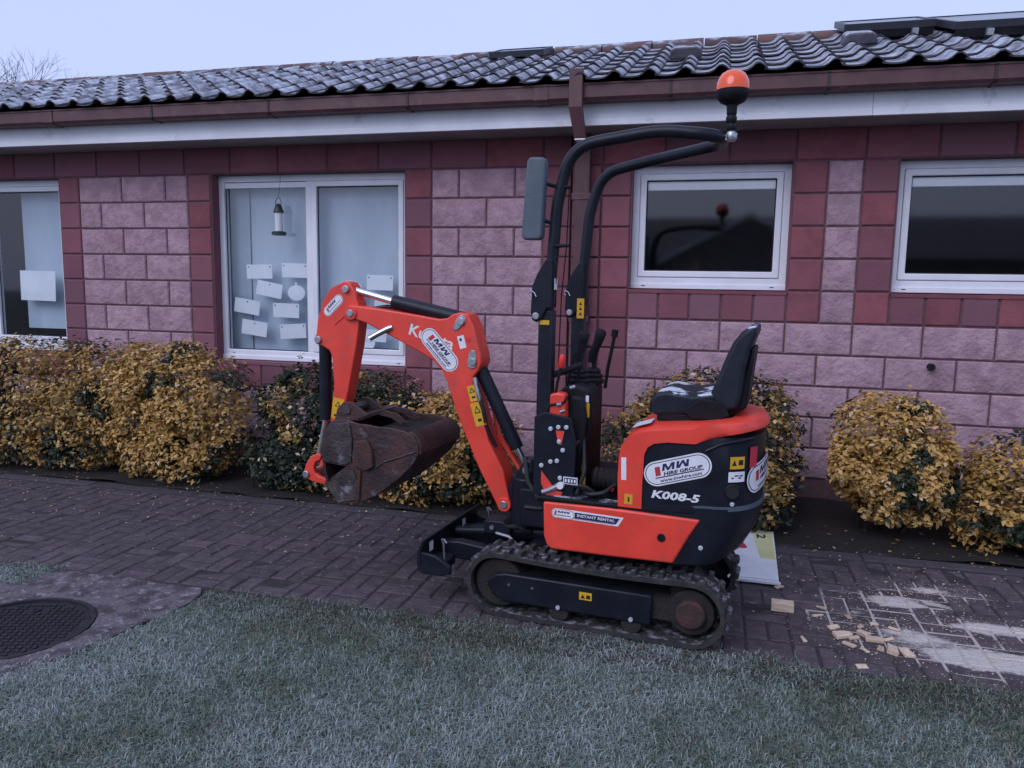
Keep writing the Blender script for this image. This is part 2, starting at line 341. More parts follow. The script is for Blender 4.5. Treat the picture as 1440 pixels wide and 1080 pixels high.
# bed
V = []; Fc = []
NXB, NYB = 150, 10
for i in range(NXB + 1):
    for j in range(NYB + 1):
        x = PX0 + (PX1 - PX0) * i / NXB; y = 4.79 + 1.1 * j / NYB
        V.append((x, y, .004 + .02 * j / NYB + .03 * (noise.noise((x * 3, y * 3, 1)) + .5 * noise.noise((x * 9, y * 9, 2)))))
for i in range(NXB):
    for j in range(NYB):
        a = i * (NYB + 1) + j; Fc.append((a, a + NYB + 1, a + NYB + 2, a + 1))
kind(MB().add(V, Fc).build('planting_bed', 'soil', smooth=60), 'structure')

# manhole and its worn concrete surround
SUR = [(-3.95, 2.62), (-3.62, 2.88), (-3.38, 3.02), (-3.28, 3.235), (-3.05, 3.24), (-2.72, 3.235), (-2.40, 3.22), (-2.40, 2.96), (-2.43, 2.82), (-2.47, 2.67), (-2.52, 2.47), (-2.60, 2.34), (-2.75, 2.15), (-3.0, 2.05), (-3.3, 2.02), (-3.7, 2.2)]
MC = (-2.95, 2.60); MR = .305
def ring_pts(c, r, n): return [(c[0] + r * math.cos(2 * math.pi * k / n), c[1] + r * math.sin(2 * math.pi * k / n)) for k in range(n)]
nsu = 64; V = []; Fc = []
def poly_r(poly, c, a):
    d = Vector((math.cos(a), math.sin(a))); best = 0
    for i in range(len(poly)):
        p = Vector(poly[i]) - Vector(c); q = Vector(poly[(i + 1) % len(poly)]) - Vector(c); e = q - p
        den = d.x * e.y - d.y * e.x
        if abs(den) < 1e-9: continue
        t = (p.x * e.y - p.y * e.x) / den; u = (p.x * d.y - p.y * d.x) / den
        if t > 0 and 0 <= u <= 1: best = max(best, t)
    return best
for k in range(nsu):
    a = 2 * math.pi * k / nsu; ro = poly_r(SUR, MC, a) + .03 * noise.noise((math.cos(a) * 4, math.sin(a) * 4, 3))
    for j, t in enumerate((0, .02, .25, .5, .75, 1.0, 1.02)):
        r_ = (MR + .022) + (ro - MR - .022) * min(t, 1); x = MC[0] + r_ * math.cos(a); y = MC[1] + r_ * math.sin(a)
        z = .002 + .008 * noise.noise((x * 14, y * 14, 0)) + .006 * noise.noise((x * 40, y * 40, 5))
        if t == 0: z = -.028
        if t > 1: z = -.028
        V.append((x, y, z))
for k in range(nsu):
    for j in range(6):
        a = k * 7 + j; b = ((k + 1) % nsu) * 7 + j; Fc.append((a, a + 1, b + 1, b))
kind(MB().add(V, Fc).build('concrete_apron', 'concrete', smooth=60), 'structure')
mh = empty('manhole', (*MC, 0)); tag(mh, 'round dark cast iron manhole cover in worn concrete by the grass', 'manhole cover')
rim = MB(); n = 48
v = []
for r_, z in ((MR + .02, -.028), (MR + .02, .004), (MR + .003, .004), (MR + .003, -.028)): v += [(r_ * math.cos(2 * math.pi * k / n), r_ * math.sin(2 * math.pi * k / n), z) for k in range(n)]
rim.add(v, [(i * n + k, i * n + (k + 1) % n, (i + 1) * n + (k + 1) % n, (i + 1) * n + k) for i in range(3) for k in range(n)]).build('frame', 'cast_iron', mh)
MB().lathe([(MR - .002, -.029), (MR - .002, -.008), (MR - .01, -.006)], n=48).build('cover', 'cast_iron', mh, bevel=0)
tr_ = MB(); a0 = .35
for i in range(-9, 10):
    for j in range(-9, 10):
        x, y = i * .031, j * .031
        if math.hypot(x, y) > MR - .03: continue
        if abs(x) < .05 and (abs(abs(y) - .2) < .035): continue
        d = .011 if (i + j) % 2 else .006; e = .006 if (i + j) % 2 else .011
        c, s = math.cos(a0), math.sin(a0)
        q = [(x - d, y - e), (x + d, y - e), (x + d, y + e), (x - d, y + e)]
        tr_.slab([(px * c - py * s, px * s + py * c) for px, py in q], -.0062, -.0005)
kind(tr_.build('tread_pattern', 'cast_iron', mh, smooth=0), 'stuff')
for s in (-1, 1):
    MB().lathe([(.022, -.006), (.022, .0015), (.013, .0015), (.012, -.004)], (-s * .2 * math.sin(a0), s * .2 * math.cos(a0), 0), 14).build('keyhole', 'cast_iron', mh)

lw_ = MB().slab([(PX0, -3), (PX1, -3)] + [(PX1 - (PX1 - PX0) * k / 60, 3.245 + .02 * noise.noise((k * .7, 0, 0))) for k in range(61)], -.028, -.011).build('lawn', 'ground_grass', smooth=0); kind(lw_, 'structure')
# grass: frosted matted blades
def edge_y(x): return 3.25 + .04 * math.exp(-((x + .5) / .9) ** 2) - .03 * (x < -1.9) + .05 * noise.noise((x * 2.3, 1, 0)) + .045 * noise.noise((x * 9, 4, 0)) + .03 * noise.noise((x * 31, 2, 0))
def blades(N, x0, x1, y0, y1, test):
    X = np.random.uniform(x0, x1, N); Y = np.random.uniform(y0, y1, N)
    keep = np.array([test(a, b) for a, b in zip(X, Y)]); X = X[keep]; Y = Y[keep]; n = len(X)
    cl = np.array([noise.noise((a * 1.1, b * 1.1, 7)) + .6 * noise.noise((a * 5, b * 5, 9)) for a, b in zip(X, Y)])
    clump = np.array([noise.noise((a * 14, b * 14, 3)) for a, b in zip(X, Y)])
    L = np.random.uniform(.014, .036, n) * (1 + .4 * clump); W = np.random.uniform(.0011, .0022, n)
    az = np.random.uniform(0, 2 * np.pi, n) + 1.4 * clump; lean = np.random.uniform(.7, 1.5, n)
    dx, dy = np.cos(az), np.sin(az); px, py = -dy, dx
    base = np.stack([X, Y, np.full(n, -.012)], 1); h = L * np.cos(lean); d = L * np.sin(lean)
    wv = np.stack([px, py, np.zeros(n)], 1) * W[:, None]
    mid = base + np.stack([dx * d * .4, dy * d * .4, h * .7 + .006], 1); cu = np.random.uniform(-.6, .6, n) * d; tip = base + np.stack([dx * d * 1.1 + px * cu, dy * d * 1.1 + py * cu, h * .85 + .004], 1)
    V = np.stack([base - wv, base + wv, mid + wv * .9, mid - wv * .9, tip], 1).reshape(-1, 3)
    o = np.arange(n)[:, None] * 5
    Ft = np.concatenate([o + np.array([[0, 1, 2]]), o + np.array([[0, 2, 3]]), o + np.array([[3, 2, 4]])], 1).reshape(-1, 3)
    t = np.clip(.50 + .36 * cl + .12 * clump + np.random.normal(0, .17, n), 0, .9); t[np.random.rand(n) < .03 + .10 * (cl < -.25)] = 1.0
    return V, Ft, np.repeat(t, 3)
from mathutils.geometry import intersect_point_tri_2d
def in_poly(x, y, poly):
    ins = False; j = len(poly) - 1
    for i in range(len(poly)):
        if (poly[i][1] > y) != (poly[j][1] > y) and x < (poly[j][0] - poly[i][0]) * (y - poly[i][1]) / (poly[j][1] - poly[i][1]) + poly[i][0]: ins = not ins
        j = i
    return ins
def gtest(x, y):
    e = y - edge_y(x)
    if e > .05 or (e > -.03 and random.random() < .25 + 9 * (e + .03)): return False
    if -3.34 < x < -2.38 and y > 3.0 and random.random() < .93: return False
    if -4.1 < x < -2.3 and y > 1.95:
        if in_poly(x, y, SUR):
            d = poly_r(SUR, MC, math.atan2(y - MC[1], x - MC[0])) - math.hypot(x - MC[0], y - MC[1])
            return d < .16 and random.random() < .75 - 4.5 * d and noise.noise((x * 6, y * 6, 2)) + .5 * noise.noise((x * 17, y * 17, 2)) > d * 4 - .25
    return True
parts = []
V, Ft, T = blades(290000, -4.7, 2.7, 1.35, 3.32, gtest); parts.append((V, Ft, T))
V, Ft, T = blades(2600, -4.6, -3.3, 3.1, 3.42, lambda x, y: y < 3.2 + .18 * (noise.noise((x * 2, 0, 8)) + .4) and not in_poly(x, y, SUR)); parts.append((V, Ft, T))
off = 0; VV = []; FF = []; TT = []
for V, Ft, T in parts: VV.append(V); FF.append(Ft + off); TT.append(T); off += len(V)
gr = np_mesh('grass', np.concatenate(VV), np.concatenate(FF), 'grass_blade', np.concatenate(TT)); kind(gr, 'stuff')
tag(gr, 'short frosty matted grass of the lawn beside the brick path', 'grass')

# fallen leaves and crumbs scattered over the path
def scatter(N, fn, smin, smax, tone):
    P_ = np.array([fn() for _ in range(N)]); az = np.random.uniform(0, 6.28, N); s = np.random.uniform(smin, smax, N)
    u = np.stack([np.cos(az), np.sin(az), np.random.uniform(-.25, .25, N)], 1) * s[:, None]; v = np.stack([-np.sin(az), np.cos(az), np.random.uniform(-.25, .25, N)], 1) * (s * np.random.uniform(.4, .8, N))[:, None]
    V = np.stack([P_ - u, P_ - v * .9, P_ + u, P_ + v], 1).reshape(-1, 3); Fq = np.arange(4 * N).reshape(-1, 4)
    return V, Fq, tone(N)
def lf():
    x = random.uniform(-7, 3.4); y = 4.85 - abs(random.gauss(0, .5)); y = max(3.3, y); return (x, y, random.uniform(.006, .012))
def lf2():
    x = random.uniform(-7, 3.4); return (x, random.uniform(4.6, 5.2), random.uniform(.045, .065))
A = scatter(900, lf, .004, .011, lambda n: np.random.uniform(.9, 1, n)); B_ = scatter(420, lf2, .008, .018, lambda n: np.random.uniform(.25, .75, n))
o = np_mesh('fallen_leaves', np.concatenate([A[0], B_[0]]), np.concatenate([A[1], B_[1] + len(A[0])]), 'leaf', np.concatenate([A[2], B_[2]])); kind(o, 'stuff'); tag(o, 'scattered fallen yellow leaves on the path and soil', 'leaf litter')

def sd1():
    c = random.choice([(0.95, 4.08, .22, .12), (1.33, 3.86, .30, .10), (1.20, 3.52, .40, .17), (0.95, 3.66, .38, .24), (1.55, 3.45, .4, .18), (0.75, 3.7, .25, .25), (1.15, 4.28, .28, .12)])
    return (random.gauss(c[0], c[2] * .6), max(3.28, random.gauss(c[1], c[3] * .7)), random.uniform(.001, .006))
A = scatter(2600, sd1, .0015, .006, lambda n: np.random.uniform(.9, 1, n))
o = np_mesh('sawdust', A[0], A[1], 'wood'); kind(o, 'stuff'); tag(o, 'pale sawdust crumbs spilled over the brick path', 'sawdust')
# ------------------------------------------------------------------ building
bd = empty('school_building', (-2, WALL_Y, 0)); tag(bd, 'long single storey pink block building with frosted tiled roof', 'building')
BLOC = Vector((-2, WALL_Y, 0))
class BP(MB):                                          # building parts are given in world coordinates
    def mesh(s, name, smooth=35):
        s.v = [tuple(Vector(p) - BLOC) for p in s.v]; return MB.mesh(s, name, smooth)
ZK = [2.435 - .225 * k for k in range(-1, 12)]         # ZK[k+1] is the top of course k
def ztop(k): return 2.435 - .225 * k
WIN = [('w0', -7.60, -5.772, 0.86), ('w1', -4.197, -2.422, 0.86), ('w2', -.635, .49, 1.535), ('w3', 1.165, 2.29, 1.535)]
SOFF = 2.652
cw = BP()
XL, XR = -9.5, 4.8
edges = [XL] + [e for q in WIN for e in q[1:3]] + [XR]
for i in range(0, len(edges), 2): cw.box(edges[i], edges[i + 1], WALL_Y + .006, WALL_Y + .28, -.05, SOFF + .25)
for n_, a, b, zb in WIN:
    cw.box(a, b, WALL_Y + .006, WALL_Y + .28, -.05, zb - .02); cw.box(a, b, WALL_Y + .006, WALL_Y + .28, 2.435, SOFF + .25)
wall = cw.build('wall', 'mortar', bd, smooth=0)
inn = BP().box(XL, XR, 8.9, 9.0, -.05, 2.6).box(XL, XL + .1, WALL_Y + .3, 8.9, -.05, 2.6).box(XR - .1, XR, WALL_Y + .3, 8.9, -.05, 2.6).box(XL, XR, WALL_Y + .3, 8.9, 2.58, 2.62).box(XL, XR, WALL_Y + .3, 8.9, -.028, .02)
inn.build('inner_room', 'interior', bd, smooth=0)
def block_mesh(wd, ht, rough, seed):
    rnd = random.Random(seed); g_ = .006; hw, hh = wd / 2 - g_, ht / 2 - g_; c = .008; d = .012
    NX = (max(2, int(round(wd / .075))) if rough else 1); NZ = (3 if rough else 1); v = []; f = []
    for i in range(NX + 1):
        for j in range(NZ + 1):
            e = i in (0, NX) or j in (0, NZ)
            x = (-hw + c) + 2 * (hw - c) * i / NX; z = (-hh + c) + 2 * (hh - c) * j / NZ
            v.append((x + (0 if e else rnd.uniform(-.012, .012)), -d - (rnd.uniform(.0, .003) if e else rnd.uniform(.003, .013)) if rough else -d, z + (0 if e else rnd.uniform(-.012, .012))))
    for i in range(NX):
        for j in range(NZ):
            a = i * (NZ + 1) + j; f.append((a, a + NZ + 1, a + NZ + 2, a + 1))
    bnd = [i * (NZ + 1) for i in range(NX + 1)] + [NX * (NZ + 1) + j for j in range(1, NZ + 1)] + [i * (NZ + 1) + NZ for i in range(NX - 1, -1, -1)] + [j for j in range(NZ - 1, 0, -1)]
    o1 = len(v)
    for q in bnd:
        x, y, z = v[q]; v.append((x / (hw - c) * hw if abs(abs(x) - (hw - c)) < 1e-6 else x, -d + c * .9, z / (hh - c) * hh if abs(abs(z) - (hh - c)) < 1e-6 else z))
    o2 = len(v)
    for q in range(len(bnd)): x, y, z = v[o1 + q]; v.append((x, .02, z))
    nb = len(bnd)
    for i in range(nb):
        j = (i + 1) % nb; f.append((bnd[j], bnd[i], o1 + i, o1 + j)); f.append((o1 + j, o1 + i, o2 + i, o2 + j))
    return MB().add(v, f).mesh('block', 30 if rough else 0)
BM = {}
def block(x0, x1, k, kd, dy=0.0, zt=None, zb=None):
    zt = ztop(k) if zt is None else zt; zb = ztop(k + 1) if zb is None else zb
    if x1 - x0 < .05: return
    key = (round(x1 - x0, 3), round(zt - zb, 3), kd, random.randrange(3) if kd == 'pale' else 0)
    if key not in BM: BM[key] = block_mesh(x1 - x0, zt - zb, kd == 'pale', hash(key) % 1000 if False else len(BM))
    o = link('rock_faced_block' if kd == 'pale' else 'smooth_block', BM[key], 'pale_block' if kd == 'pale' else 'red_block', wall)
    o.location = Vector(((x0 + x1) / 2, WALL_Y + .006 - dy, (zt + zb) / 2)) - BLOC
    if kd == 'pale' and random.random() < .5: o.rotation_euler = (0, math.pi, 0)
def run(x0, x1, k, kd, first):
    x = x0; wd = first
    while x < x1 - 1e-4:
        e = min(x + wd, x1)
        if x1 - e < .06: e = x1
        block(x, e, k, kd); x = e; wd = .45
def cut(a, b, lo=-7.9, hi=3.0): return max(a, lo), min(b, hi)
for k in range(0, 11):
    e = k % 2
    if k <= 7:
        run(-9.4, -7.825, k, 'pale', .45 if e else .225); block(-7.825, -7.60, k, 'red')
        block(-5.772, -5.547, k, 'red'); block(-4.422, -4.197, k, 'red'); block(-2.422, -2.197, k, 'red')
        run(-5.547, -4.422, k, 'pale', .45 if not e else .225)
        run(-2.197, -1.297, k, 'pale', .225 if not e else .45)
        if k == 7:
            for q in range(8): block(-4.197 + .221875 * q, -4.197 + .221875 * (q + 1), k, 'red')
            for q in range(8): block(-7.60 + .2285 * q, -7.60 + .2285 * (q + 1), k, 'red')
    elif k < 10: run(-9.37, -1.297, k, 'pale', .45 if not e else .225)
    for q in range(3): block(-1.297 + .2207 * q, -1.297 + .2207 * (q + 1), k, 'red', dy=(0, .018, 0)[q] + .004 * (q == 2))
    if k <= 4:
        block(.49, .715, k, 'red'); block(.715, .94, k, 'pale'); block(.94, 1.165, k, 'red'); block(2.29, 2.515, k, 'red')
        if k == 4:
            for q in range(5): block(-.635 + .225 * q, -.635 + .225 * (q + 1), k, 'red'); block(1.165 + .225 * q, 1.165 + .225 * (q + 1), k, 'red')
        block(2.515, 2.74, k, 'pale')
    elif k < 10: run(-.635, 3.0, k, 'pale', .225 if e else .45)
x = -9.4
while x < 3.0: block(x, x + .45, -1, 'red'); x += .45
# sloping sill tops over the red square blocks
for n_, a, b, zb in WIN:
    BP().prism([(a + .003, zb - .004), (b - .003, zb - .004), (b - .003, zb - .03), (a + .003, zb - .03)], WALL_Y - .012, WALL_Y + .11).build('window_sill', 'red_block', bd, smooth=0)
    for x0_, x1_ in ((a, a + .006), (b - .006, b)): BP().box(x0_, x1_, WALL_Y + .008, WALL_Y + .12, zb, 2.434).build('window_reveal', 'red_block', bd, smooth=0)

# windows
YF = WALL_Y + .105                                     # outer face of the frames
def frame(wn, x0, x1, z0, z1, t, y0, d, name='frame', tb=None):
    tb = tb or t
    poly_o = [(x0, z0), (x1, z0), (x1, z1), (x0, z1)]; poly_i = [(x0 + t, z0 + tb), (x1 - t, z0 + tb), (x1 - t, z1 - t), (x0 + t, z1 - t)]
    v = [(x, y0, z) for x, z in poly_o] + [(x, y0, z) for x, z in poly_i] + [(x, y0 + d, z) for x, z in poly_o] + [(x, y0 + d, z) for x, z in poly_i]
    f = []
    for i in range(4):
        j = (i + 1) % 4; f += [(i, j, 4 + j, 4 + i), (8 + j, 8 + i, 12 + i, 12 + j), (4 + i, 4 + j, 12 + j, 12 + i), (j, i, 8 + i, 8 + j)]
    return BP().add(v, f).build(name, 'upvc', wn, smooth=0, bevel=.006)
def gasket(wn, x0, x1, z0, z1, y):
    t = .008; b = BP(); b.box(x0, x1, y, y + .004, z0, z0 + t).box(x0, x1, y, y + .004, z1 - t, z1).box(x0, x0 + t, y, y + .004, z0 + t, z1 - t).box(x1 - t, x1, y, y + .004, z0 + t, z1 - t)
    b.build('gasket', 'rubber_gasket', wn, smooth=0)
def pane(wn, x0, x1, z0, z1, y): BP().add([(x0, y, z0), (x1, y, z0), (x1, y, z1), (x0, y, z1)], [(0, 1, 2, 3)]).build('pane', 'glass', wn, smooth=0)
def make_window(a, b, zb, mull=None, blind=False):
    wn = empty('window'); wn.parent = bd; zt = 2.435
    z0 = zb + .012; fr = .055
    frame(wn, a, b, z0, zt, fr, YF, .07, tb=.075)
    BP().box(a, b, YF - .012, YF + .0, z0 - .01, z0 + .028).build('sill_strip', 'upvc', wn, smooth=0, bevel=.004)
    for x in (a + .1, b - .1): BP().box(x - .014, x + .014, YF - .0135, YF - .01, z0 + .008, z0 + .014).build('drain_slot', 'rubber_gasket', wn, smooth=0)
    if mull:
        m0, m1 = mull
        BP().box(m0, m1, YF + .002, YF + .068, z0 + .075, zt - fr).build('mullion', 'upvc', wn, smooth=0, bevel=.005)
        lx0, lx1 = a + fr, m0; gasket(wn, lx0, lx1, z0 + .075, zt - fr, YF + .024); pane(wn, lx0, lx1, z0 + .075, zt - fr, YF + .03)
        BP().box(lx0, lx1, YF + .012, YF + .026, zt - fr - .05, zt - fr - .004).build('trickle_vent', 'upvc', wn, smooth=0, bevel=.004)
        rx0, rx1 = m1, b - fr
    else: rx0, rx1 = a + fr, b - fr
    frame(wn, rx0 + .002, rx1 - .002, z0 + .077, zt - fr - .002, .045, YF - .008, .06, 'sash')
    sx0, sx1, sz0, sz1 = rx0 + .047, rx1 - .047, z0 + .122, zt - fr - .047
    gasket(wn, sx0, sx1, sz0, sz1, YF + .016); pane(wn, sx0, sx1, sz0, sz1, YF + .022)
    if not mull: BP().box(sx0, sx1, YF + .030, YF + .06, sz1 - .07, sz1 + .01).build('blind_headrail', 'upvc', wn, smooth=0, bevel=.004)
    return wn
for i, (n_, a, b, zb) in enumerate(WIN):
    if i == 1:
        wn = make_window(a, b, zb, (-3.363, -3.305))
        BP().box(a - .05, -3.98, WALL_Y + .235, WALL_Y + .24, zb, 2.5).build('blind', 'blind_dark', wn, smooth=0)
        BP().box(-3.98, b + .05, WALL_Y + .25, WALL_Y + .255, zb, 2.5).build('blind', 'blind', wn, smooth=0)
    elif i == 0:
        wn = make_window(a, b, zb, (-6.74, -6.68))
        BP().box(-6.46, -5.80, WALL_Y + .25, WALL_Y + .255, 1.06, 2.5).build('blind', 'blind', wn, smooth=0)
    else: make_window(a, b, zb)
# fascia, soffit, gutter, pipe
BP().box(XL, XR, 5.497, WALL_Y + .0, SOFF, SOFF + .012).build('soffit', 'soffit', bd, smooth=0)
for x0, x1 in ((XL, -4.23), (-4.228, .905), (.907, XR)):
    BP().prism([(5.470, 2.648), (5.496, 2.648), (5.496, 2.86), (5.474, 2.86), (5.474, 2.682), (5.470, 2.676)], 0, 1)
    pr = [(5.468, 2.648), (5.496, 2.648), (5.496, 2.86), (5.474, 2.86), (5.474, 2.690), (5.468, 2.684)]
    v = [(x0, y, z) for y, z in pr] + [(x1, y, z) for y, z in pr]; n = len(pr)
    BP().add(v, [tuple(range(n)), tuple(range(2 * n - 1, n - 1, -1))] + [((i + 1) % n, i, n + i, n + (i + 1) % n) for i in range(n)]).build('fascia_board', 'fascia_white', bd, smooth=0, bevel=.002)
gp = [(5.354, 2.902), (5.345, 2.902), (5.345, 2.892), (5.349, 2.886), (5.349, 2.81), (5.364, 2.790), (5.466, 2.790), (5.466, 2.90), (5.460, 2.90), (5.460, 2.796), (5.368, 2.796), (5.355, 2.813)]
def xsweep(b, pr, x0, x1):
    n = len(pr); v = [(x0, y, z) for y, z in pr] + [(x1, y, z) for y, z in pr]
    return b.add(v, [tuple(range(n)), tuple(range(2 * n - 1, n - 1, -1))] + [((i + 1) % n, i, n + i, n + (i + 1) % n) for i in range(n)])
gut = xsweep(BP(), gp, XL, XR).build('gutter', 'gutter_brown', bd, smooth=0)
for x in (-6.6, -5.35, -4.35, -3.32, -2.2, -1.22, -.35, .62, 1.55, 2.5):
    d = .006; wdt = .05 if x in (-5.35, -1.22) else .009
    gq = [(y - (d if y < 5.4 else 0), z - (d if z < 2.82 else 0)) for y, z in gp[1:7]] + [(5.464, 2.81), (5.362, 2.82)]
    o = xsweep(BP(), gq, x - wdt, x + wdt).build('gutter_bracket', 'gutter_brown' if wdt > .03 else 'gutter_dark', gut, smooth=0)
# the brown box bracket in front of the gutter, and the pipe on the wall
BP().add([(-1.018, 5.30, 2.99), (-.925, 5.30, 2.99), (-.925, 5.345, 2.99), (-1.018, 5.345, 2.99), (-1.018, 5.30, 2.74), (-.925, 5.30, 2.74), (-.925, 5.345, 2.74), (-1.018, 5.345, 2.74),
          (-.985, 5.36, 2.545), (-.905, 5.36, 2.545), (-.905, 5.44, 2.545), (-.985, 5.44, 2.545)],
         [(0, 1, 2, 3), (0, 4, 5, 1), (1, 5, 6, 2), (2, 6, 7, 3), (3, 7, 4, 0), (4, 8, 9, 5), (5, 9, 10, 6), (6, 10, 11, 7), (7, 11, 8, 4), (8, 11, 10, 9)]).build('gutter_outlet', 'gutter_brown', bd, smooth=0, bevel=.006)
BP().box(-.982, -.908, 5.362, 5.438, 2.536, 2.5445).build('outlet_end', 'upvc', bd, smooth=0)
dp = BP().box(-1.045, -.93, WALL_Y - .11, WALL_Y - .032, .0, 2.64).build('downpipe', 'gutter_brown', bd, smooth=0, bevel=.008)
for z in (2.2, 1.3, .5): BP().box(-1.062, -.913, WALL_Y - .116, WALL_Y - .02, z - .025, z + .025).build('pipe_clip', 'gutter_brown', dp, smooth=0, bevel=.004)
BP().tube([(-1.085, WALL_Y - .012, 2.64), (-1.083, WALL_Y - .022, 1.9), (-1.086, WALL_Y - .022, 1.2), (-1.083, WALL_Y - .022, .05)], .006, 6).build('cable', 'plastic_black', bd)
BP().cyl((1.45, WALL_Y - .06, 1.035), (1.45, WALL_Y + .01, 1.035), .024, 14).build('wall_pipe_stub', 'plastic_black', bd, bevel=.003)

# roof
EY, EZ, RY, RZ_ = 5.315, 2.905, 7.4, 3.70
SL = Vector((0, RY - EY, RZ_ - EZ)); SLEN = SL.length; SLd = SL.normalized(); PITCH = math.atan2(RZ_ - EZ, RY - EY); NRM = Vector((0, -SLd.z, SLd.y))
roof = xsweep(BP(), [(EY + .05, EZ - .045), (RY, RZ_ - .06), (RY + 2.1, EZ - .1), (RY + 2.1, EZ - .16), (RY, RZ_ - .14), (EY + .05, EZ - .10)], -17, XR + 1).build('roof', 'house_roof', bd, smooth=0)
TW, TG, TL = .228, .285, .34
def tile_verts():
    n = 10; v = []; f = []
    def h(t):                                         # pantile section: a broad trough and one round roll
        if t < .58: return .006 + .008 * (2 * t / .58 - 1) ** 2
        u = (t - .58) / .42; return .014 + .038 * math.sin(math.pi * min(1, u * 1.08)) ** .8 if u * 1.08 < 1 else .012
    for yy in (0, TL):
        for lay in (0, 1):
            for i in range(n + 1):
                t = i / n; v.append((t * (TW + .02), yy, h(t) + (0 if lay else -.010)))
    m = n + 1
    for i in range(n):
        f.append((i, i + 1, 2 * m + i + 1, 2 * m + i)); f.append((m + i + 1, m + i, i, i + 1)[::-1])
    f.append((0, 2 * m, 3 * m, m)); f.append((n, m + n, 3 * m + n, 2 * m + n))
    return v, f
tv, tf = tile_verts(); tme = MB().add(tv, tf).mesh('tile', 50)
tiles = []
nrow = int(SLEN / TG)
for r_ in range(nrow):
    for c in range(int((XR + 1 + 15.5) / TW)):
        x = -15.5 + c * TW; p = Vector((x, EY, EZ)) + SLd * (r_ * TG); tiles.append((x, p, r_))
tiles.sort(key=lambda q: size_key(q[1].x + .15, q[1].y + .15, q[1].z))
rot = Matrix.Rotation(PITCH, 4, 'X') @ Matrix.Rotation(R(-1.3), 4, 'X')
rest = BP(); gapn = 0
for n_, (x, p, r_) in enumerate(tiles):
    j = random.uniform(-.004, .004); M4 = Matrix.Translation(p + NRM * (.012 + random.uniform(-.003, .003)) + SLd * random.uniform(-.006, .006)) @ rot @ Matrix.Rotation(random.uniform(-.008, .008), 4, 'Z')
    if n_ < 300:
        o = link('roof_tile', tme, 'tile', roof); o.matrix_local = Matrix.Translation(-BLOC) @ M4
    else: rest.add([M4 @ Vector(q) for q in tv], tf)
kind(rest.build('tile_field', 'tile', roof, smooth=50), 'stuff')
rm = MB().tube([(0, 0, 0), (.44, 0, 0)], .11, 12).mesh('ridge_tile', 40)
x = -15.5
while x < XR + 1:
    o = link('ridge_tile', rm, 'ridge_tile', roof); o.location = Vector((x, RY, RZ_ - .035 + random.uniform(-.006, .006))) - BLOC; o.rotation_euler = (0, random.uniform(-.01, .01), random.uniform(-.01, .01)); o.scale = (1, 1, .75)
    x += .45
for (x, t) in ((-.30, .85), (.94, 1.16)):
    c = Vector((x, EY, EZ)) + SLd * t + NRM * .05
    M4 = Matrix.Translation(c - BLOC) @ Matrix.Rotation(PITCH, 4, 'X')
    o = MB().prism([(-.12, -.03), (.12, -.03), (.11, .035), (.08, .052), (-.08, .052), (-.11, .035)], 0, .20).build('roof_vent', 'tile', roof, bevel=.012); o.matrix_local = M4
# solar panels near the ridge
def solar(x, t, w_, l_, lab, lift=.10):
    s = empty('solar_panel', tuple(Vector((x, EY, EZ)) + SLd * t + NRM * lift)); s.rotation_euler = (PITCH - R(1.6), 0, 0)
    tag(s, lab, 'solar panel', 'solar panels on the roof')
    MB().box(.03, w_ - .03, .03, l_ - .03, .0, .034).build('cell_face', 'panel_glass', s, smooth=0)
    b = MB(); b.box(0, w_, 0, .03, -.01, .04).box(0, w_, l_ - .03, l_, -.01, .04).box(0, .03, .03, l_ - .03, -.01, .04).box(w_ - .03, w_, .03, l_ - .03, -.01, .04); b.build('frame', 'panel_frame', s, smooth=0)
    MB().box(.01, w_ - .01, .002, .02, -lift + .035, -.012).build('front_face', 'plastic_black', s, smooth=0)  # black strip put in for the shade of the gap beneath the panel
    for px in (w_ * .22, w_ * .78): MB().box(px - .02, px + .02, -.05, l_, -.055, -.012).build('rail', 'alu', s, smooth=0); MB().box(px - .04, px + .04, -.06, .02, -lift + .03, -.055).build('roof_hook', 'plastic_black', s, smooth=0)
solar(.86, 1.50, .64, .66, 'dark solar panel on the tiled roof, at the end nearest the roof vents')
solar(1.54, 1.10, 1.0, 1.08, 'dark solar panel on the tiled roof, second from the row end by the vents')
solar(2.58, 1.10, 1.0, 1.08, 'dark solar panel on the tiled roof, third from the row end by the vents')
solar(-2.05, 1.70, .50, .40, 'small dark panel lying high on the frosted roof just under the ridge', .045)

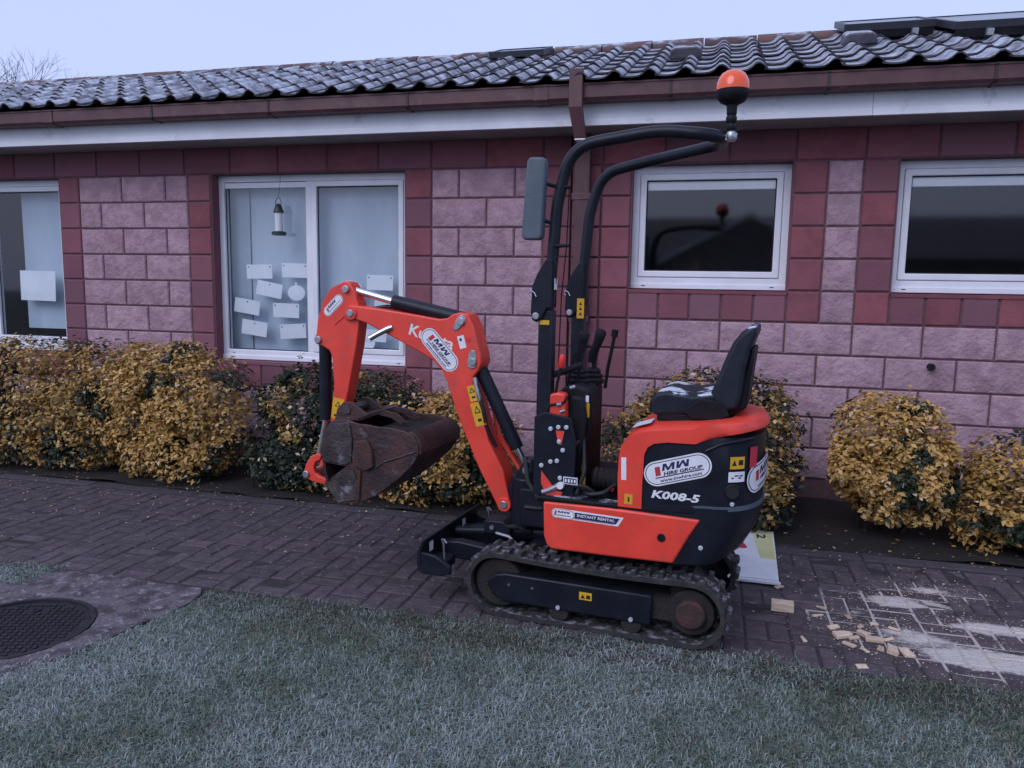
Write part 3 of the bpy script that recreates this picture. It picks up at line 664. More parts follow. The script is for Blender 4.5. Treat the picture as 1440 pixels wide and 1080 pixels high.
# things in the windows
PAPERS = [(-3.845, 1.627, .249, .122, 1), (-3.504, 1.640, .243, .121, -1), (-3.753, 1.475, .25, .125, -10), (-3.976, 1.323, .25, .125, -8), (-3.594, 1.296, .25, .123, -1), (-3.909, 1.135, .25, .128, -7), (-3.531, 1.118, .25, .125, 4),
          (-2.713, 1.548, .237, .125, -1), (-2.646, 1.362, .235, .135, -8), (-2.764, 1.105, .214, .10, -3)]
YG = 5.998
for i, (x, z, w_, h_, a) in enumerate(PAPERS):
    o = MB().add([(-w_ / 2, 0, -h_ / 2), (w_ / 2, 0, -h_ / 2), (w_ / 2, 0, h_ / 2), (-w_ / 2, 0, h_ / 2), (-w_ / 2, .002, -h_ / 2), (w_ / 2, .002, -h_ / 2), (w_ / 2, .002, h_ / 2), (-w_ / 2, .002, h_ / 2)], [(0, 1, 2, 3), (7, 6, 5, 4), (0, 4, 5, 1), (1, 5, 6, 2), (2, 6, 7, 3), (3, 7, 4, 0)]).build('paper_sheet', 'paper', smooth=0)
    o.location = (x, YG, z); o.rotation_euler = (0, R(-a), 0)
    til = abs(a) > 5; lp = x < -3.3
    tag(o, 'white paper sheet hung %s inside the %s with the bird feeder' % ('tilted' if til else 'level', 'window pane') if lp else 'white paper sheet inside the window pane behind the digger arm', 'paper', 'paper sheets stuck in the double window')
    for px in ((-w_ * .42, w_ * .42) if not til else (0,)):
        d = MB().cyl((px, -.003, h_ * .33), (px, .001, h_ * .33), .006, 8).build('tack', 'rubber_gasket', o)
def shape(name, poly, loc, lab, cat, m='paper'):
    o = MB().prism(poly, 0, .002).build(name, m, smooth=0); o.location = loc; tag(o, lab, cat); return o
pk = [(.083 * math.cos(a), .066 * math.sin(a)) for a in [2 * math.pi * k / 24 for k in range(24)] if not 1.3 < a < 1.9]
pk = [(.083 * math.cos(2 * math.pi * k / 24), .066 * math.sin(2 * math.pi * k / 24)) for k in range(6)] + [(.008, .066), (.004, .09), (-.014, .088), (-.01, .066)] + [(.083 * math.cos(2 * math.pi * k / 24), .066 * math.sin(2 * math.pi * k / 24)) for k in range(7, 24)]
shape('paper_pumpkin', pk, (-3.491, YG, 1.448), 'white paper pumpkin shape among the sheets in the window', 'paper cutout')
shape('paper_cutout', [(.12 * math.cos(2 * math.pi * k / 24), .085 * math.sin(2 * math.pi * k / 24)) for k in range(24)], (-2.99, YG, 1.48), 'rounded white paper cutout behind the top of the digger arm', 'paper cutout')
shape('paper_cutout', [(.08 * math.cos(2 * math.pi * k / 24), .075 * math.sin(2 * math.pi * k / 24)) for k in range(24)], (-2.84, YG + .004, 1.05), 'round white paper cutout low in the window under the digger boom', 'paper cutout')
o = shape('paper_sheet', [(-.205, -.135), (.2, -.14), (.21, .14), (-.2, .145)], (-6.225, YG, 1.465), 'large white paper sheet alone in the window at the bush end', 'paper')
fd = empty('bird_feeder', (-3.59, WALL_Y + .06, 1.93)); tag(fd, 'clear tube bird feeder with dark green ends hanging at the window', 'bird feeder')
MB().lathe([(.045, 0), (.06, .004), (.06, .028), (.036, .036)], n=16).build('base', 'feeder_green', fd)
MB().lathe([(.033, .036), (.033, .19)], n=16).build('tube', 'feeder_tube', fd)
MB().lathe([(.042, .188), (.042, .2), (.024, .25), (.01, .262)], n=16).build('cap', 'feeder_green', fd)
MB().tube([(-.024, 0, .235), (-.026, 0, .28), (-.012, 0, .31), (.012, 0, .31), (.026, 0, .28), (.024, 0, .235)], .003, 6).build('handle', 'feeder_green', fd)
MB().tube([(0, 0, .31), (.012, .01, .42), (.015, .02, .53)], .0016, 5).build('string', 'feeder_green', fd)

# ------------------------------------------------------------------ bushes
def bush(name, blobs, N, lab, green, yel=.62, lsz=(.014, .026), seed=0, group='clipped shrubs along the wall'):
    rs = np.random.RandomState(seed + 11); b0 = blobs[0]
    root = empty(name, (b0[0], b0[1], 0)); tag(root, lab, 'shrub', group); base = np.array([b0[0], b0[1], 0])
    for _ in range(9):
        bl = blobs[rs.randint(len(blobs))]; a = rs.uniform(0, 6.28); e = (bl[0] + math.cos(a) * bl[3] * .6, bl[1] + math.sin(a) * bl[4] * .6, bl[2] + bl[5] * rs.uniform(-.1, .5))
        s = (b0[0] + rs.uniform(-.08, .08) + (bl[0] - b0[0]) * .5, b0[1] + rs.uniform(-.05, .05), .01); m = tuple((s[i] + e[i]) / 2 + rs.uniform(-.03, .03) for i in range(3))
        st = MB().tube([s, m, e], [.013, .009, .004], 6); st.v = [tuple(np.array(p) - base) for p in st.v]; st.build('stem', 'bark', root)
    wts = np.array([b[3] * b[4] + b[4] * b[5] + b[3] * b[5] for b in blobs]); wts[:-6 * (len(blobs) // 7)] *= 1.5; wts /= wts.sum(); cnt = (wts * N).astype(int)
    Ps = []; Ns = []
    for bl, c in zip(blobs, cnt):
        d = rs.normal(size=(c, 3)); d /= np.linalg.norm(d, axis=1)[:, None]
        d = d[d[:, 1] < .55]; c = len(d)
        lump = np.array([1 + .13 * noise.noise(tuple(q * 2.6 + bl[0])) + .07 * noise.noise(tuple(q * 7 + bl[1])) for q in d])
        rad = lump * (1 - np.abs(rs.normal(0, .2, c)))
        bx_ = d / ((np.abs(d) ** 2.7).sum(1) ** (1 / 2.7))[:, None]
        p = np.array(bl[:3]) + bx_ * np.array(bl[3:6]) * rad[:, None]
        hol = np.array([noise.noise((q[0] * 4.2, q[1] * 4.2 + seed, q[2] * 5.5)) + .45 * noise.noise((q[0] * 11, q[1] * 11, q[2] * 11 + seed)) for q in p]); k = ~((hol < -.24) & (rad > .80 * lump)); p = p[k]; d = d[k]
        k = p[:, 2] > .02; p = p[k]; d = d[k]
        nn = d / np.array(bl[3:6]); nn /= np.linalg.norm(nn, axis=1)[:, None]
        Ps.append(p); Ns.append(nn)
    P_ = np.concatenate(Ps); Nn = np.concatenate(Ns); n = len(P_)
    # stray shoots standing out of the clipped face
    top = np.where((Nn[:, 2] > .1) & (Nn[:, 1] < .3))[0]; sh = rs.choice(top, 70); ex1 = []; ex2 = []
    for q in sh:
        dr = Nn[q] * .5 + np.array([0, 0, .7]) + rs.normal(0, .3, 3); dr /= np.linalg.norm(dr); LL = rs.uniform(.03, .10)
        for k in range(7): ex1.append(P_[q] + dr * LL * k / 6 + rs.normal(0, .008, 3)); ex2.append(Nn[q])
    P_ = np.concatenate([P_, np.array(ex1)]); Nn = np.concatenate([Nn, np.array(ex2)]); n = len(P_)
    up = np.array([0, 0, 1.0]); nrm = Nn * .6 + up * .6 + rs.normal(0, .36, (n, 3)); nrm /= np.linalg.norm(nrm, axis=1)[:, None]
    t = np.cross(nrm, rs.normal(size=(n, 3))); t /= np.linalg.norm(t, axis=1)[:, None]; b = np.cross(nrm, t)
    s = rs.uniform(*lsz, n)[:, None]; wdt = s * rs.uniform(.45, .62, n)[:, None]
    tipz = -nrm * s * .12
    V = np.stack([P_ - t * s, P_ + b * wdt - t * s * .1 + nrm * s * .16, P_ + t * s + tipz, P_ - b * wdt - t * s * .1 + nrm * s * .16, P_ - t * s * .1], 1) - base
    o = np.arange(n)[:, None] * 5
    Ft = np.concatenate([o + np.array([[0, 4, 1]]), o + np.array([[4, 2, 1]]), o + np.array([[0, 3, 4]]), o + np.array([[4, 3, 2]])], 1).reshape(-1, 3)
    patch = np.array([noise.noise((q[0] * 3.1 + seed, q[1] * 3.1, q[2] * 3.1)) + .5 * noise.noise((q[0] * 8, q[1] * 8 + seed, q[2] * 8)) for q in P_])
    tone = yel + .20 * np.clip(patch, -.6, .6) + rs.normal(0, .10, n)
    g_ = patch + green + .07 + rs.normal(0, .09, n) > .30
    tone[g_] = rs.uniform(0, .30, g_.sum())
    dead = rs.rand(n) < .04; tone[dead] = .98
    np_mesh('foliage', V.reshape(-1, 3), Ft, 'leaf', np.repeat(np.clip(tone, 0, 1), 4), root)
    return root
BU = [
 ('golden_shrub', [(-5.50, 5.26, .54, .62, .44, .52), (-4.92, 5.30, .58, .50, .42, .46), (-5.05, 5.05, .30, .50, .26, .30), (-4.70, 5.24, .48, .30, .38, .44), (-5.7, 5.05, .30, .55, .28, .30), (-6.3, 5.3, .5, .55, .4, .50)], 22000, 'broad golden and green clipped shrub under the window at the wall end', .14, .60, 1),
 ('golden_shrub', [(-4.20, 5.24, .60, .50, .44, .46), (-3.84, 5.16, .54, .44, .38, .44), (-4.05, 5.03, .26, .50, .26, .27), (-4.45, 5.22, .45, .35, .36, .42)], 20000, 'bright golden clipped shrub between the two left windows', -.02, .66, 2),
 ('green_shrub', [(-2.86, 5.26, .46, .50, .40, .46), (-2.5, 5.32, .52, .48, .38, .38), (-3.05, 5.08, .24, .34, .24, .25), (-2.6, 5.08, .22, .45, .24, .24)], 17000, 'dark green shrub with few gold tips under the double window, behind the bucket', .62, .6, 3),
 ('golden_shrub', [(-2.02, 5.20, .42, .44, .40, .36), (-1.70, 5.18, .38, .38, .38, .34), (-1.85, 5.05, .2, .50, .26, .22)], 14000, 'low golden shrub behind the digger boom and blade', .05, .62, 4),
 ('green_shrub', [(.02, 5.38, .54, .50, .36, .46), (-.40, 5.32, .38, .36, .34, .38), (.28, 5.36, .48, .34, .34, .42), (.3, 5.1, .24, .25, .22, .25)], 15000, 'green and gold shrub behind the digger seat', .30, .58, 5),
 ('golden_shrub', [(1.10, 5.24, .58, .35, .34, .33), (1.16, 5.16, .38, .31, .28, .28), (.92, 5.12, .44, .18, .2, .2), (1.28, 5.12, .50, .2, .2, .22)], 13500, 'round bright golden shrub alone below the wall pipe stub', -.14, .68, 6),
 ('golden_shrub', [(1.98, 5.22, .36, .46, .40, .36), (1.78, 5.12, .24, .34, .30, .26), (2.15, 5.05, .22, .4, .26, .22), (2.6, 5.25, .36, .5, .4, .4)], 15000, 'golden shrub with dark gaps next to the round shrub', .08, .62, 7)]
for nm, blobs, N, lab, gn, ye, sd_ in BU:
    rs_ = random.Random(sd_); ex_ = []
    for b0 in blobs:                                  # lumps where shoots have outgrown the clipping
        for _ in range(6):
            a = rs_.uniform(math.pi, 2 * math.pi); e = rs_.uniform(-.5, 1.2); r_ = rs_.uniform(.22, .36)
            ex_.append((b0[0] + b0[3] * .82 * math.cos(a) * math.cos(e), b0[1] + b0[4] * .78 * math.sin(a) * math.cos(e), max(.08, b0[2] + b0[5] * .82 * math.sin(e)), b0[3] * r_, b0[4] * r_, b0[5] * r_))
    bush(nm, blobs + ex_, int(N * 1.8), lab, gn, ye, (.010, .027), sd_)

# bare tree beyond the roof
bt = empty('bare_tree', (-19.5, 18.2, 0)); tag(bt, 'bare twiggy winter tree beyond the far end of the roof', 'tree')
tk = MB(); tw = MB()
trn = random.Random(5)
def grow(p, d, L, r, lev):
    e = p + d * L; (tk if lev < 2 else tw).tube([p, (p + e) / 2 + Vector((trn.uniform(-1, 1), trn.uniform(-1, 1), 0)) * L * .05, e], [r, r * .8, r * .6], 6, cap=False)
    if lev >= 6: return
    for _ in range(3 if lev < 4 else 4):
        nd = (d + Vector((trn.uniform(-1, 1), trn.uniform(-1, 1), trn.uniform(-.5, .5))) * .75).normalized(); grow(e - d * L * trn.uniform(0, .35), nd, L * trn.uniform(.62, .8), r * .5, lev + 1)
grow(Vector((0, 0, 0)), Vector((0, 0, 1)), 2.95, .17, 0)
tk.build('trunk', 'bark', bt); tw.build('crown', 'bark', bt)

# the house opposite, behind the camera: it stands in the reflections of the dark windows
hb = empty('opposite_house', (1.5, -10, 0)); tag(hb, 'dark gabled house mirrored in the window glass', 'house')
MB().box(-7, 7, -4, 0, 0, 2.5).build('wall', 'house_wall', hb, smooth=0)
MB().add([(-7.4, .5, 2.35), (7.4, .5, 2.35), (7.4, -4.5, 2.35), (-7.4, -4.5, 2.35), (-7.4, -2, 3.6), (7.4, -2, 3.6)], [(0, 1, 5, 4), (2, 3, 4, 5), (1, 2, 5), (3, 0, 4), (3, 2, 1, 0)]).build('roof', 'house_roof', hb, smooth=0)
MB().prism([(-2.6, 0), (1.0, 0), (1.0, 2.3), (-.8, 3.25), (-2.6, 2.3)], .02, 2.6).build('gable', 'house_wall', hb, smooth=0)
MB().prism([(-2.9, 2.2), (-.8, 3.32), (1.3, 2.2), (1.3, 2.1), (-.8, 3.22), (-2.9, 2.1)], .025, 2.8).build('gable_verge', 'upvc', hb, smooth=0)
for i, (x, y) in enumerate(((-.45, -5.2), (1.75, -5.2))):
    o = MB().box(-.06, .06, -.06, .06, -.03, 2.1).build('timber_post', 'wood', bevel=.008); o.location = (x, y, 0); tag(o, 'plain timber post mirrored in the dark window glass', 'post', 'timber posts opposite the windows')

# ------------------------------------------------------------------ board, offcuts
bo = empty('board', (.12, 4.57, .006), R(0)); tag(bo, 'white printed board with red and yellow shapes lying flat behind the digger', 'board')
MB().slab([(-.32, -.42), (.275, -.425), (.305, .43), (-.26, .43)], .004, .016).build('sheet', 'board_white', bo, smooth=0)
MB().slab([(-.33, -.455), (.283, -.46), (.277, -.432), (-.32, -.427)], .003, .014).build('lower_edge', 'board_white', bo, smooth=0)
MB().slab([(.17, .40), (.295, .40), (.28, -.10), (.20, -.10)], .0162, .0168).build('yellow_panel', 'board_yellow', bo, smooth=0)
MB().slab([(.02, .30), (.10, .20), (.135, .08), (.12, .05), (-.1, .05), (-.12, .1)], .0162, .0168).build('red_panel', 'board_red', bo, smooth=0)
MB().slab([(.0 + .055 * math.cos(a), -.26 + .08 * math.sin(a)) for a in [R(q) for q in range(-150, 100, 20)]], .0162, .0168).build('red_mark', 'board_red', bo, smooth=0)
def text2d(body, bold=.0, shear=0.0, res=2):
    cu = bpy.data.curves.new('txt', 'FONT'); cu.body = body; cu.offset = bold; cu.shear = shear; cu.resolution_u = res; cu.size = 1
    ob = bpy.data.objects.new('txt', cu); col.objects.link(ob); bpy.context.view_layer.update()
    me = bpy.data.meshes.new_from_object(ob); v = [(p.co.x, p.co.y) for p in me.vertices]; f = [tuple(p.vertices) for p in me.polygons]
    bpy.data.objects.remove(ob); bpy.data.curves.remove(cu); bpy.data.meshes.remove(me)
    xs = [p[0] for p in v]; ys = [p[1] for p in v]; x0, x1, y0, y1 = min(xs), max(xs), min(ys), max(ys)
    return [((x - x0) / (x1 - x0) - .5, (y - y0) / (y1 - y0) - .5) for x, y in v], f
v, f = text2d('2', .03)
MB().add([(.225 + q[1] * .055, .31 - q[0] * .09, .0172) for q in v], f).build('numeral', 'sticker_black', bo, smooth=0)
def offcut(x, y, s, rz, tilt, lab, grp, taper=1.0):
    a, b, c = s; o = MB().add([(-a, -b, 0), (a, -b * taper, 0), (a, b * taper, 0), (-a, b, 0), (-a, -b, c), (a, -b * taper, c * .9), (a, b * taper, c), (-a, b, c)], [(0, 3, 2, 1), (4, 5, 6, 7), (0, 1, 5, 4), (1, 2, 6, 5), (2, 3, 7, 6), (3, 0, 4, 7)]).build('wood_offcut', 'wood', smooth=0, bevel=.002)
    o.location = (x, y, .001); o.rotation_euler = (tilt, 0, rz); tag(o, lab, 'wood offcut', grp); return o
offcut(.385, 3.80, (.052, .026, .045), .06, 0, 'large squared timber offcut lying alone near the digger track', None) if False else None
o = offcut(.385, 3.80, (.052, .024, .046), -.02, 0, 'large squared timber offcut lying apart near the digger track', 'timber offcuts on the path')
CH = [(.451, 3.490), (.545, 3.778), (.574, 3.878), (.683, 3.802), (.626, 3.575), (.640, 3.492), (.719, 3.619), (.756, 3.569), (.699, 3.456), (.809, 3.478), (.868, 3.475), (.659, 3.295), (.789, 3.752), (.868, 3.72), (.670, 3.566), (.767, 3.487), (.395, 4.10), (.82, 3.60), (.60, 3.66), (.72, 3.70)]
for i, (x, y) in enumerate(CH):
    big = i in (4, 6, 7, 9, 10); lone = i in (0, 1, 2, 3, 11, 16)
    s = (random.uniform(.026, .042), random.uniform(.016, .024), random.uniform(.012, .022)) if big else (random.uniform(.018, .030), random.uniform(.009, .016), random.uniform(.006, .012))
    offcut(x, y, s, random.uniform(0, 3.1), random.uniform(-.05, .25), 'small pale wood chip lying apart from the offcut heap' if lone else 'pale wood offcut in the small heap beside the sawdust', 'timber offcuts on the path', random.uniform(.5, 1))

# ------------------------------------------------------------------ mini excavator (local x runs to its rear, y towards the wall)
dg = empty('mini_excavator', (-.475, 3.64, 0), R(-5.5)); tag(dg, 'orange red and black tracked mini excavator with beacon, parked on the brick path', 'excavator')
def part(name, b, m, parent=dg, bevel=0.0, smooth=35, seg=2): return b.build(name, m, parent, smooth, bevel, seg)
# --- tracks
C1, Ra, C2, Rb = (-.42, .158), .152, (.470, .154), .148
def track_path(off, n=16):
    p = []
    for k in range(n + 1):
        a = math.pi / 2 + math.pi * k / n; p.append((C1[0] + (Ra + off) * math.cos(a), C1[1] + (Ra + off) * math.sin(a)))
    for k in range(1, 8): t = k / 8; p.append((C1[0] + (C2[0] - C1[0]) * t, (C1[1] - Ra - off) * (1 - t) + (C2[1] - Rb - off) * t))
    for k in range(n + 1):
        a = -math.pi / 2 + math.pi * k / n; p.append((C2[0] + (Rb + off) * math.cos(a), C2[1] + (Rb + off) * math.sin(a)))
    for k in range(1, 12):
        t = k / 12; z = (C2[1] + Rb + off) * (1 - t) + (C1[1] + Ra + off) * t - .012 * math.sin(math.pi * t); p.append((C2[0] + (C1[0] - C2[0]) * t, z))
    return p
lug = MB()
for s in (-1, 1):                                      # one lug: two staggered blocks with sloping flanks
    y0, y1 = (s * .088, s * .012); a = -.010 if s < 0 else .012
    y0, y1 = min(y0, y1), max(y0, y1); h = .018
    lug.add([(a - .017, y0, 0), (a + .017, y0, 0), (a + .017, y1, 0), (a - .017, y1, 0), (a - .010, y0 + .004, h), (a + .010, y0 + .004, h), (a + .010, y1 - .004, h), (a - .010, y1 - .004, h)],
            [(4, 5, 6, 7), (0, 1, 5, 4), (1, 2, 6, 5), (2, 3, 7, 6), (3, 0, 4, 7)])
lugm = lug.mesh('track_lug', 0)
for s in (-1, 1):
    yc = s * .262; po = track_path(0.0); pi_ = track_path(-.022); n = len(po); b = MB()
    v = []
    for pp, yy in ((po, yc - .09), (po, yc + .09), (pi_, yc + .09), (pi_, yc - .09)): v += [(x, yy, z + .0) for x, z in pp]
    b.add(v, [(i * n + k, i * n + (k + 1) % n, ((i + 1) % 4) * n + (k + 1) % n, ((i + 1) % 4) * n + k) for i in range(4) for k in range(n)])
    tk_ = part('rubber_track', b, 'rubber', smooth=50)
    # lugs at even spacing along the belt
    P2 = [Vector((x, 0, z)) for x, z in po]; per = [0]
    for i in range(n): per.append(per[-1] + (P2[(i + 1) % n] - P2[i]).length)
    NL = 46
    for q in range(NL):
        d = per[-1] * q / NL; i = max(k for k in range(n) if per[k] <= d); t = (d - per[i]) / (per[i + 1] - per[i]); p = P2[i].lerp(P2[(i + 1) % n], t)
        tg = (P2[(i + 1) % n] - P2[i]).normalized(); nr = Vector((tg.z, 0, -tg.x))
        cen = Vector((C1[0] if p.x < 0 else C2[0], 0, .155))
        if nr.dot(p - cen) < 0: nr = -nr
        M3 = Matrix((tg, nr.cross(tg), nr)).transposed().to_4x4(); M3.translation = p + Vector((0, yc, 0)) - nr * .002
        o = link('track_lug', lugm, 'rubber', tk_); o.matrix_local = M3
    # frame, wheels
    yo = s * .345
    pl = [(.300, .078), (.303, .214), (-.38, .216), (-.43, .205), (-.465, .175), (-.468, .145), (-.44, .105), (-.38, .080)]
    fr_ = part('track_frame', MB().prism(pl, min(yo - s * .06, yo), max(yo - s * .06, yo)), 'paint_black', bevel=.008)
    part('frame_beam', MB().box(-.40, .42, yc - .05, yc + .05, .10, .20), 'track_dirt', fr_)
    for x in (-.12, .215):
        part('roller', MB().cyl((x, yc - .075, .066), (x, yc + .075, .066), .046, 18), 'track_dirt', fr_, bevel=.006)
        part('bolt', MB().cyl((x, yo + s * .008, .094), (x, yo - s * .01, .094), .010, 8), 'bolt_pale', fr_)
    for x, z in ((-.36, .165), (-.245, .165), (-.11, .178)): part('bolt', MB().cyl((x, yo + s * .004, z), (x, yo - s * .01, z), .006, 8), 'zinc' if x < -.2 else 'plastic_black', fr_)
    wi = part('idler', MB().cyl((C1[0], yc - .06, C1[1]), (C1[0], yc + .06, C1[1]), .118, 28), 'track_dirt', bevel=.01)
    sp = []
    for k in range(44):
        a = 2 * math.pi * k / 44; r_ = .128 if k % 4 < 2 else .108; sp.append((C2[0] + r_ * math.cos(a), C2[1] + r_ * math.sin(a)))
    spk = part('sprocket', MB().prism(sp, yc - .02, yc + .02), 'track_dirt', bevel=.003)
    part('disc', MB().cyl((C2[0], yc - .06 if s < 0 else yc + .06, C2[1]), (C2[0], yc, C2[1]), .10, 28), 'track_dirt', spk, bevel=.006)
    part('hub', MB().cyl((C2[0], yc + s * .092, C2[1]), (C2[0], yc, C2[1]), .064, 28), 'rust', spk, bevel=.010)
part('centre_frame', MB().box(-.34, .36, -.19, .19, .16, .30).box(-.2, .25, -.30, .30, .12, .19), 'paint_black', bevel=.012)
part('slew_ring', MB().cyl((0.05, 0, .29), (.05, 0, .365), .21, 36), 'paint_black')
# --- blade
bl = [(-.800, .150), (-.828, .165), (-.838, .21), (-.832, .27), (-.808, .318), (-.796, .318), (-.815, .262), (-.820, .21), (-.812, .172), (-.788, .150)]
bld = part('dozer_blade', MB().prism(bl, -.35, .36), 'paint_black', bevel=.003)
for s in (-1, 1):
    part('blade_arm', MB().prism([(-.81, .18), (-.80, .26), (-.70, .27), (-.30, .235), (-.30, .165)], s * .13 - .03, s * .13 + .03), 'paint_black', bld, bevel=.008)
    part('blade_side', MB().prism([(-.82, .155), (-.82, .26), (-.74, .25), (-.66, .205), (-.66, .165), (-.72, .15)], s * .335 - .012, s * .335 + .012), 'paint_black', bld, bevel=.006)
    part('blade_extension', MB().box(-.80, -.69, s * .27 - .06, s * .27 + .06, .175, .225), 'paint_black', bld, bevel=.01)
    y = s * .29
    part('pin_handle', MB().tube([(-.715, y, .205), (-.722, y, .30), (-.728, y - .002, .318), (-.712, y - .012, .322), (-.690, y - .03, .312)], .005, 8), 'zinc', bld)
    part('label_plate', MB().box(-.8075, -.8055, -.02, .02, -.024, .024), 'sticker_white', bld).location = (.0, s * .20 - .05, .262)
part('blade_cylinder', MB().cyl((-.78, 0, .27), (-.52, 0, .30), .022, 14).cyl((-.53, 0, .30), (-.28, 0, .32), .036, 16), 'paint_black', bld)
part('cylinder_guard', MB().prism([(-.60, .30), (-.60, .365), (-.50, .37), (-.46, .34), (-.46, .30)], -.07, .05), 'paint_black', bld, bevel=.006)
part('hydraulic_pipe', MB().tube([(-.52, -.10, .318), (-.44, -.13, .318), (-.40, -.15, .295), (-.385, -.16, .25)], .008, 8), 'zinc', bld)
part('hydraulic_hose', MB().tube([(-.36, -.05, .33), (-.42, -.09, .36), (-.49, -.05, .34), (-.52, .02, .31)], .011, 8), 'rubber_gasket', bld)
for x, y, z in ((-.555, -.072, .335), (-.36, -.17, .285)): part('bolt', MB().cyl((x, y - .008, z), (x, y + .01, z), .012, 8), 'zinc', bld)
# --- upper body
HX, HR, HN = .50, .236, 2.3
def rear(y, hw): return HX + HR * max(0, 1 - abs(y / hw) ** HN) ** (1 / HN)
def yloft(prof, hw, n=26, crown=0.0):
    ys = [hw * math.sin(math.pi * (k / n - .5)) for k in range(n + 1)]; v = []; m = len(prof)
    a = sum(prof[i][0] * prof[(i + 1) % m][1] - prof[(i + 1) % m][0] * prof[i][1] for i in range(m))
    if a < 0: prof = prof[::-1]
    for y in ys:
        rx = rear(y, hw)
        for x, z in prof:
            xx = x if x < HX - .06 else (HX - .06) + (x - HX + .06) * (rx - HX + .06) / (HR + .06)
            v.append((xx, y, z - (crown * (abs(y) / hw) ** 6 if z > .9 else 0)))
    f = [tuple(range(m)), tuple(range((n + 1) * m - 1, n * m - 1, -1))]
    for k in range(n):
        for i in range(m): f.append((k * m + (i + 1) % m, k * m + i, (k + 1) * m + i, (k + 1) * m + (i + 1) % m))
    return MB().add(v, f)
HW = .332
part('counterweight', yloft([(-.16, .372), (.40, .366), (.60, .374), (.66, .42), (.71, .51), (.733, .60), (.733, .625), (-.16, .585)], HW - .006), 'paint_black', smooth=40)
part('engine_cover', yloft([(.20, .60), (.728, .628), (.728, .80), (.724, .93), (.60, .95), (.22, .90)], HW - .008), 'paint_black', smooth=40)
part('engine_cover_sill', yloft([(.23, .590), (.50, .600), (.52, .612), (.49, .628), (.25, .622)], HW - .001), 'paint_black', smooth=40)
part('rear_rim', yloft([(.45, .606), (.735, .616), (.735, .636), (.47, .628)], HW - .0065), 'pad_grey', smooth=40)
bon = [(.137, .594), (.132, .72), (.134, .81), (.144, .870), (.168, .918), (.205, .945), (.27, .962), (.45, .980), (.60, 1.000), (.68, 1.006), (.722, .998), (.738, .975), (.737, .960), (.66, .948), (.50, .920), (.34, .896), (.285, .886), (.258, .868), (.244, .835), (.240, .70), (.240, .594)]
part('bonnet', yloft(bon, HW, crown=.022), 'paint_red', smooth=40)
sk = [(-.205, .578), (.10, .583), (.492, .574), (.45, .50), (.385, .368), (.10, .362), (-.16, .360), (-.185, .375), (-.200, .42)]
for s in (-1, 1): part('side_skirt', MB().prism(sk, min(s * (HW + .004), s * (HW - .03)), max(s * (HW + .004), s * (HW - .03))), 'paint_red', bevel=.010, seg=3)
part('front_face', MB().box(-.203, -.18, -.30, .30, .37, .57), 'paint_red', bevel=.01)
part('floor_plate', MB().slab([(-.215, -.335), (.138, -.335), (.138, .335), (-.215, .335)], .583, .602), 'plastic_black', bevel=.006)
part('frosted_mat', MB().slab([(-.195, -.32), (-.03, -.325), (.0, -.22), (-.19, -.20)], .6025, .608), 'frost_mat', smooth=0)
def ysurf(x, hw): return -hw if x <= HX else -hw * max(0.0, 1 - ((x - HX) / HR) ** HN) ** (1 / HN)
for x, z, r_, m in ((.332, .479, .018, 'plastic_black'), (.498, .452, .010, 'bolt_pale'), (.615, .648, .009, 'bolt_pale')):  # the black one is no bolt: a dark disc for the skirt hole's shade
    y = ysurf(x, HW + (.004 if x < .4 else -.006)); part('bolt', MB().cyl((x, y - .006, z), (x, y + .02, z), r_, 14), m, bevel=.002)
y = ysurf(.61, HW - .008); pt = part('exhaust_port', MB().tube([(.612 + .004, y - .004, .70), (.60, y + .05, .70)], .036, 22), 'plastic_black', bevel=.006)
part('bore', MB().cyl((.6155, y - .0055, .70), (.60, y + .05, .70), .027, 20), 'rubber_gasket', pt)
part('air_scoop', MB().tube([(.50, ysurf(.50, HW - .008) - .002, .872), (.56, ysurf(.56, HW - .008) - .003, .905), (.62, ysurf(.62, HW - .008) - .003, .918), (.68, ysurf(.68, HW - .008) - .003, .925)], .008, 8), 'paint_black')
# --- stickers: flat print laid on the panels
def grid_strip(poly_fn, n):                           # poly_fn(t) -> (u, vlow, vhigh)
    v = []; f = []
    for k in range(n + 1):
        u, a, b = poly_fn(k / n); v += [(u, a), (u, b)]
    return v, [(2 * k, 2 * k + 2, 2 * k + 3, 2 * k + 1) for k in range(n)]
def pill(w_, h_, n=28):
    r_ = h_ / 2
    def fn(t):
        u = -w_ / 2 + w_ * (.5 - .5 * math.cos(math.pi * t)); d = max(0, abs(u) - (w_ / 2 - r_)); q = math.sqrt(max(0, r_ * r_ - d * d)); return u, -q, q
    return grid_strip(fn, n)
def rect(x0, x1, y0, y1, sh=0.0): return [(x0 + sh * y0, y0), (x1 + sh * y0, y0), (x1 + sh * y1, y1), (x0 + sh * y1, y1)], [(0, 1, 2, 3)]
def txt(body, cx, cz, w_, h_, bold=0.0, shear=0.0):
    v, f = text2d(body, bold, shear); return [(cx + x * w_, cz + y * h_) for x, y in v], f
TXT = {}
def ctext(*a):
    if a not in TXT: TXT[a] = txt(*a)
    return TXT[a]
def sticker(name, layers, cx, cz, ang, surf, scale=1.0, parent=dg, label=None):
    """layers: (part name, shape, material, level); surf maps (x, z, lift) to 3-D"""
    c, s = math.cos(ang), math.sin(ang); root = None
    for nm, (v, f), m, lev in layers:
        vv = [surf(cx + scale * (x * c - z * s), cz + scale * (x * s + z * c), .0012 + .0009 * lev) for x, z in v]
        o = part(nm, MB().add(vv, f), m, root or parent, smooth=0)
        if root is None: root = o; o.name = name
    if label: root['label'] = label
    return root
